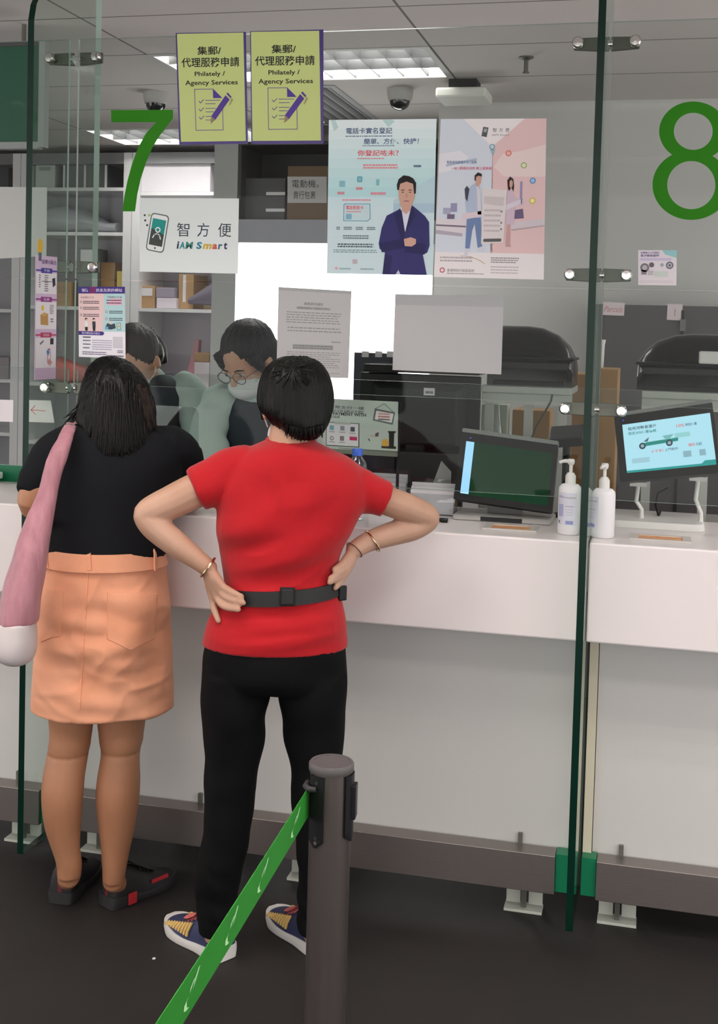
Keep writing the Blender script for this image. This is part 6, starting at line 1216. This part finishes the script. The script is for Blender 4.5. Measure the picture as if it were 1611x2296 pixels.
# ------------------------------------------------------------------ clerks behind the glass
MINT = M('mint_shirt', (190, 208, 202), .75, bump=(14, .25, .006)); VEST = M('navy_vest', (44, 52, 62), .8, bump=(14, .2, .006)); TROG = M('clerk_trousers', (40, 42, 48), .8)
def clerk(px, y, label, hc_px, hface, shl, rows, armsR, armsL, hairf, glasses, hmat):
    C = Fig(px, y); t = thing('person', label, 'person', C.B); b = MB(); fwd = -C.v
    C.loft(b, rows, SK_S, 24, 2, -.012)
    for A in (armsR, armsL): chain(b, A, SK_S)
    hc_ = C.P(*hc_px); neck = C.P(*shl)
    chain(b, [(neck, .056), (neck.lerp(hc_, .5), .052), (hc_, .05)], SK_S); W, r, f, up = head(b, hc_, hface(C), Vector((0, 0, 1)), SK_S, 1.02)
    for A in (armsR, armsL): d = (A[-1][0]-A[-2][0]); hand(b, A[-1][0], Vector((d.x, d.y, -.02)), Vector((0, 0, 1)), Vector((0, -1, 0)), SK_S, .9, .2)
    z0 = C.P(px, rows[-1][0], 0).z; cz = C.B+C.v*rows[-1][3]
    for sx in (-1, 1): chain(b, [(cz+C.u*sx*.09+Vector((0, 0, z0)), .075), (cz+C.u*sx*.09+Vector((0, 0, .48)), .058), (cz+C.u*sx*.09+Vector((0, 0, .09)), .04)], SK_S); b.tube([cz+C.u*sx*.09+Vector((0, 0, .06)), cz+C.u*sx*.09+fwd*.08+Vector((0, 0, .05)), cz+C.u*sx*.09+fwd*.16+Vector((0, 0, .04))], [.035, .034, .02], SK_S, 12)
    skin_union(b, 'body', t, SK_S, .0055, 3)
    b = MB(); C.loft(b, rows, VEST, 32, 3, .004); skin_union(b, 'vest', t, VEST, .007, 3, lambda p, n: .005*noise.noise(p*9))
    b = MB()
    for A in (armsR, armsL): chain(b, [(p, q+.012) for p, q in A[:-1]]+[(A[-2][0].lerp(A[-1][0], .75), A[-1][1]+.014)], MINT, 18)
    chain(b, [(neck+Vector((0, 0, -.035)), .088), (neck, .072), (neck.lerp(hc_, .25), .062)], MINT, 20)
    skin_union(b, 'shirt', t, MINT, .007, 3, lambda p, n: .012*noise.noise(Vector((p.x*10, p.y*10, p.z*22)))+.008*(.5-abs(noise.noise(Vector((p.x*7+p.z*6, p.y*7, p.z*12))))))
    b = MB()
    for sx in (-1, 1): chain(b, [(cz+C.u*sx*.09+Vector((0, 0, z0+.02)), .095), (cz+C.u*sx*.09+Vector((0, 0, .48)), .078), (cz+C.u*sx*.09+Vector((0, 0, .07)), .07)], TROG, 16)
    skin_union(b, 'trousers', t, TROG, .009, 3)
    for sx in (-1, 1): m_ = MB(); c = cz+C.u*sx*.09+fwd*.06; m_.rings([[c+C.u*(.045*w_*math.cos(6.283*k/16))+fwd*(.12*w_*math.sin(6.283*k/16))+Vector((0, 0, z)) for k in range(16)] for z, w_ in ((.0012, 1), (.03, 1), (.06, .8), (.075, .5))], BLK); m_.build('shoe', t, smooth=True)
    q = Matrix((r, f, up)).transposed().to_quaternion(); b = MB(); hairf(b, W, C, q, hmat); ho = skin_union(b, 'hair', t, hmat, .006, 3, hair_disp(.004, 10, hc_))
    m_ = MB(); m_.ellip(W(0, .066, -.082), .061, .054, .050, MASKM, 24, 12, q); mo = m_.build('face_mask', t, smooth=True)
    m_ = MB()
    for sx in (-1, 1): m_.tube([W(sx*.076, -.005, -.03), W(sx*.075, .03, -.055), W(sx*.058, .065, -.07)], .002, MASKM, 6)
    m_.build('ear_loop', mo, smooth=True)
    for sx in (-1, 1):
        m_ = MB(); m_.ellip(W(sx*.031, .0905, -.024), .013, .006, .006, M('eye_white', (216, 208, 204), .3), 14, 8, q); eo = m_.build('eye', t, smooth=True); m_ = MB(); m_.ellip(W(sx*.031, .0955, -.024), .0058, .003, .0058, BLK, 12, 8, q); m_.build('iris', eo, smooth=True)
        m_ = MB(); m_.tube([W(sx*.014, .099, -.008), W(sx*.032, .0985, -.002), W(sx*.050, .088, -.008)], [.002, .003, .0015], hmat, 6); m_.build('eyebrow', t, smooth=True)
    if glasses:
        m_ = MB(); fr = M('glasses_frame', (60, 56, 60), .3, metal=.6)
        for sx in (-1, 1):
            m_.tube([W(sx*.034+.026*math.cos(6.283*k/24), .108, -.028+.021*math.sin(6.283*k/24)) for k in range(24)], .0014, fr, 6, closed=True); m_.tube([W(sx*.060, .106, -.024), W(sx*.076, .05, -.026), W(sx*.078, -.01, -.028)], .0013, fr, 6)
        m_.tube([W(-.008, .108, -.026), W(.008, .108, -.026)], .0014, fr, 6); m_.build('glasses', t, smooth=True)
    return t
C1 = Fig(330, 4.02); P1 = C1.P
def hair1(b, W, C, q, m):
    b.ellip(W(0, -.014, .016), .086, .094, .088, m, 24, 14, q); b.ellip(W(0, -.045, -.03), .083, .062, .075, m, 20, 12, q)
    b.tube([C.P(322, 752, .02), C.P(344, 772, .03), C.P(358, 792, .03), C.P(370, 815, .02)], [.045, .036, .028, .012], m, 12)
clerk(330, 4.02, 'clerk in a dark vest and mint shirt bending down behind the woman in black', (300, 795, -.06), lambda C: -C.v*.62-C.u*.35-Vector((0, 0, .62)), (338, 868, .0),
      [(838, 312, 376, .02, .06), (850, 285, 408, .02, .085), (875, 262, 424, .01, .10), (930, 256, 410, .0, .11), (1000, 258, 400, .0, .115), (1080, 258, 398, .0, .115), (1180, 250, 404, .02, .115)],
      [(P1(412, 872, .0), .055), (P1(438, 920, -.03), .050), (P1(442, 985, -.06), .046), (P1(425, 1040, -.16), .038), (Vector((P1(400, 1060, -.2).x, 3.72, CT+.045)), .026)],
      [(P1(272, 872, .0), .055), (P1(246, 930, -.03), .050), (P1(240, 990, -.06), .046), (P1(262, 1045, -.16), .038), (Vector((P1(290, 1060, -.2).x, 3.72, CT+.045)), .026)], hair1, False, HAIRB)
C2 = Fig(560, 4.02); P2 = C2.P
def hair2(b, W, C, q, m):
    b.ellip(W(0, -.016, .018), .092, .100, .094, m, 24, 14, q); b.ellip(W(0, -.05, -.03), .088, .066, .085, m, 20, 12, q)
    for sx in (-1, 1): b.tube([W(sx*.07, .055, .03), W(sx*.082, .045, -.02), W(sx*.078, .02, -.07)], [.022, .018, .008], m, 10)
HAIR_BLUE_REFL = hair_mat('hair_blue_reflection', (9, 9, 18), (20, 17, 32))  # blue reflections on dark hair put into its colour
clerk(560, 4.02, 'clerk with glasses and a white mask bending forward behind the woman in red', (555, 792, -.07), lambda C: -C.v*.62-C.u*.55-Vector((0, 0, .55)), (568, 878, .0),
      [(868, 530, 606, .02, .06), (882, 500, 640, .02, .085), (905, 484, 660, .01, .10), (950, 492, 650, .0, .11), (1010, 500, 640, .0, .115), (1080, 502, 640, .0, .115), (1180, 495, 648, .02, .115)],
      [(P2(645, 905, .0), .055), (P2(668, 950, -.03), .050), (P2(672, 1005, -.08), .046), (P2(650, 1050, -.16), .038), (Vector((P2(620, 1060, -.2).x, 3.72, CT+.045)), .026)],
      [(P2(500, 900, -.02), .056), (P2(476, 940, -.05), .052), (P2(468, 990, -.09), .048), (P2(486, 1045, -.16), .038), (Vector((P2(510, 1060, -.2).x, 3.72, CT+.045)), .026)], hair2, True, HAIR_BLUE_REFL)
# ================================================================== queue post with the green belt
S0 = PY(744, 1708, 2.02); SX, SY, SZ = S0.x, 2.02, S0.z
t = thing('queue_post', 'dark metal queue post with a black cap in the foreground', 'queue post', (SX, SY, 0)); RS = .0362
GUN = M('gunmetal', (118, 109, 106), .30, metal=.85, bump=(26, .08, .002), stretch=(6, 6, .3))
b = MB(); b.lathe((SX, SY, 0), [(RS, .02), (RS, SZ-.004)], GUN, 48); b.build('pole', t, smooth=True)
b = MB(); b.lathe((SX, SY, 0), [(.17, .001), (.17, .008), (.15, .018), (.06, .026), (RS+.003, .032)], GUN, 56); b.build('base', t, smooth=True)
CAP = M('cap_plastic', (74, 70, 71), .5, bump=(300, .05, .001)); b = MB(); b.lathe((SX, SY, SZ-.014), [(RS+.0022, 0), (RS+.003, .003), (RS+.003, .012), (RS+.0005, .0155), (RS-.004, .0155), (RS-.0045, .0138), (.001, .0138)], CAP, 56); b.build('cap', t, smooth=True)
vd = Vector((SX, SY, 0)).normalized(); ud = Vector((vd.y, -vd.x, 0)); C0 = Vector((SX, SY, 0))
def pt(a, r, z): d = -vd*math.cos(a)+ud*math.sin(a); return C0+d*r+Vector((0, 0, z))
def cover(name, a0, a1, z0, z1, r1, rnd=.012):
    m_ = MB(); R = []; n_ = 14
    for i in range(13):
        f = i/12; z = z0+(z1-z0)*f; k = 1.
        if z-z0 < rnd: k = math.sqrt(max(.02, 1-(1-(z-z0)/rnd)**2))
        am, ah = (a0+a1)/2, (a1-a0)/2*k; R.append([pt(am-ah+2*ah*j/n_, RS-.001, z) for j in range(n_+1)]+[pt(am+ah-2*ah*j/n_, r1, z) for j in range(n_+1)])
    m_.rings(R, BLK); return m_.build(name, t, smooth=True)
A_ = math.radians
o = cover('belt_slot', A_(-62), A_(-18), SZ-.140, SZ-.016, RS+.0045)
for z in (SZ-.130, SZ-.122, SZ-.026): m_ = MB(); p = pt(A_(-36), RS+.004, z); m_.cyl(p, pt(A_(-36), RS+.0062, z), .0032, CHROME if z == SZ-.130 else DGR, 12); m_.build('screw', o, smooth=True)
o2 = cover('belt_receiver', A_(40), A_(98), SZ-.132, SZ-.016, RS+.0045); m_ = MB(); m_.hexa([pt(A_(62), RS+.003, SZ-.095), pt(A_(96), RS+.003, SZ-.095), pt(A_(96), RS+.011, SZ-.095), pt(A_(66), RS+.011, SZ-.095), pt(A_(62), RS+.003, SZ-.035), pt(A_(96), RS+.003, SZ-.035), pt(A_(96), RS+.011, SZ-.035), pt(A_(66), RS+.011, SZ-.035)], BLK); m_.build('receiver_clip', o2, bevel=.002)
m_ = MB(); m_.tube([pt(A_(-88), RS+.004, SZ-.036), pt(A_(-70), RS+.010, SZ-.038), pt(A_(-52), RS+.012, SZ-.038), pt(A_(-36), RS+.006, SZ-.037)], [.0045, .0055, .0055, .0045], DGR, 12); m_.build('locking_latch', o, smooth=True)
# belt: from the slot towards the lower left foreground
BGRN = M('belt_green', (20, 122, 22), .65, bump=(700, .15, .0005)); MARK = RGB(176, 226, 170, .6)
zt, zb_ = SZ-.040, SZ-.092
def cast(px, py, z): return PZ(px, py, z)
a_top = pt(A_(-72), RS+.004, zt); a_bot = pt(A_(-72), RS+.004, zb_)
e_top = cast(358, 2278, zt); e_bot = cast(408, 2296, zb_); dirv = ((e_top+e_bot)/2-(a_top+a_bot)/2); dirv.z = 0; far = dirv*1.25
tb = thing('queue_belt', 'green queue belt with pale swoosh marks stretched from the metal post', 'belt', ((a_top+a_bot)/2+far*.5-Vector((0, 0, .03))))
d = dirv.normalized(); nn = Vector((-d.y, d.x, 0)); nn = nn if nn.dot(-vd) > 0 else -nn; Lb = far.length; N_ = 24; m_ = MB(); R = []
zc0 = (a_top.z+a_bot.z)/2; HB = (zt-zb_)/2
def bp(s, v, off=0.):   # s along in metres, v across -1..1
    p = (a_top+a_bot)/2+d*s; return Vector((p.x, p.y, zc0-.010*math.sin(math.pi*s/Lb)*.3+v*HB))+nn*off
for i in range(N_+1):
    s_ = Lb*i/N_; R.append([bp(s_, -1, .0006), bp(s_, 1, .0006), bp(s_, 1, -.0006), bp(s_, -1, -.0006)])
m_.rings(R, BGRN); m_.build('webbing', tb)
def mark(s0, k):
    m_ = MB(); Z = lambda a, v: bp(s0+a*k, v, .0011)
    m_.add([Z(-.004, -.62), Z(.003, -.48), Z(.004, -.18), Z(-.002, -.05), Z(.012, -.22), Z(.013, -.46), Z(.004, -.60)], [tuple(range(7))], MARK)
    m_.add([Z(-.016, -.05), Z(-.030, .30), Z(-.040, .62), Z(-.034, .62), Z(-.022, .30)], [tuple(range(5))], MARK); m_.add([Z(-.006, .0), Z(-.016, .22), Z(-.024, .38), Z(-.018, .38), Z(-.008, .20)], [tuple(range(5))], MARK)
    m_.build('printed_mark', tb)
far_t = None
for px, py in ((657, 1858), (592, 1985), (508, 2092), (407, 2230)):
    # nearest belt position seen at that pixel
    best = min((abs((lambda q: ((q-EYE).dot(RT)/(q-EYE).dot(FWD)*F_PX+CX-px)**2+((q-EYE).dot(DN)/(q-EYE).dot(FWD)*F_PX+CY-py)**2)(bp(s_*Lb/300, -.1))), s_) for s_ in range(301))
    mark(best[1]*Lb/300, 1.15)
# the far post that holds the other end stands outside the frame
P2_ = bp(Lb, 0); tp = thing('queue_post', 'second dark metal queue post at the near end of the green belt', 'queue post', (P2_.x+d.x*.035, P2_.y+d.y*.035, 0))
b = MB(); b.lathe((P2_.x+d.x*.035, P2_.y+d.y*.035, 0), [(.17, .001), (.17, .008), (.15, .018), (.06, .026), (RS, .03), (RS, SZ-.004)], GUN, 40); b.build('pole', tp, smooth=True)
b = MB(); b.lathe((P2_.x+d.x*.035, P2_.y+d.y*.035, SZ-.004), [(RS+.003, 0), (RS+.003, .012), (.001, .0138)], CAP, 40); b.build('cap', tp, smooth=True)
# scrap on the floor
p = PZ(345, 2150, 0); tag(MB().box((p.x-.003, p.y-.004, .0005), (p.x+.004, p.y+.004, .002), LAB).build('paper_scrap'), 'tiny white paper scrap on the floor left of the running shoe', 'scrap')
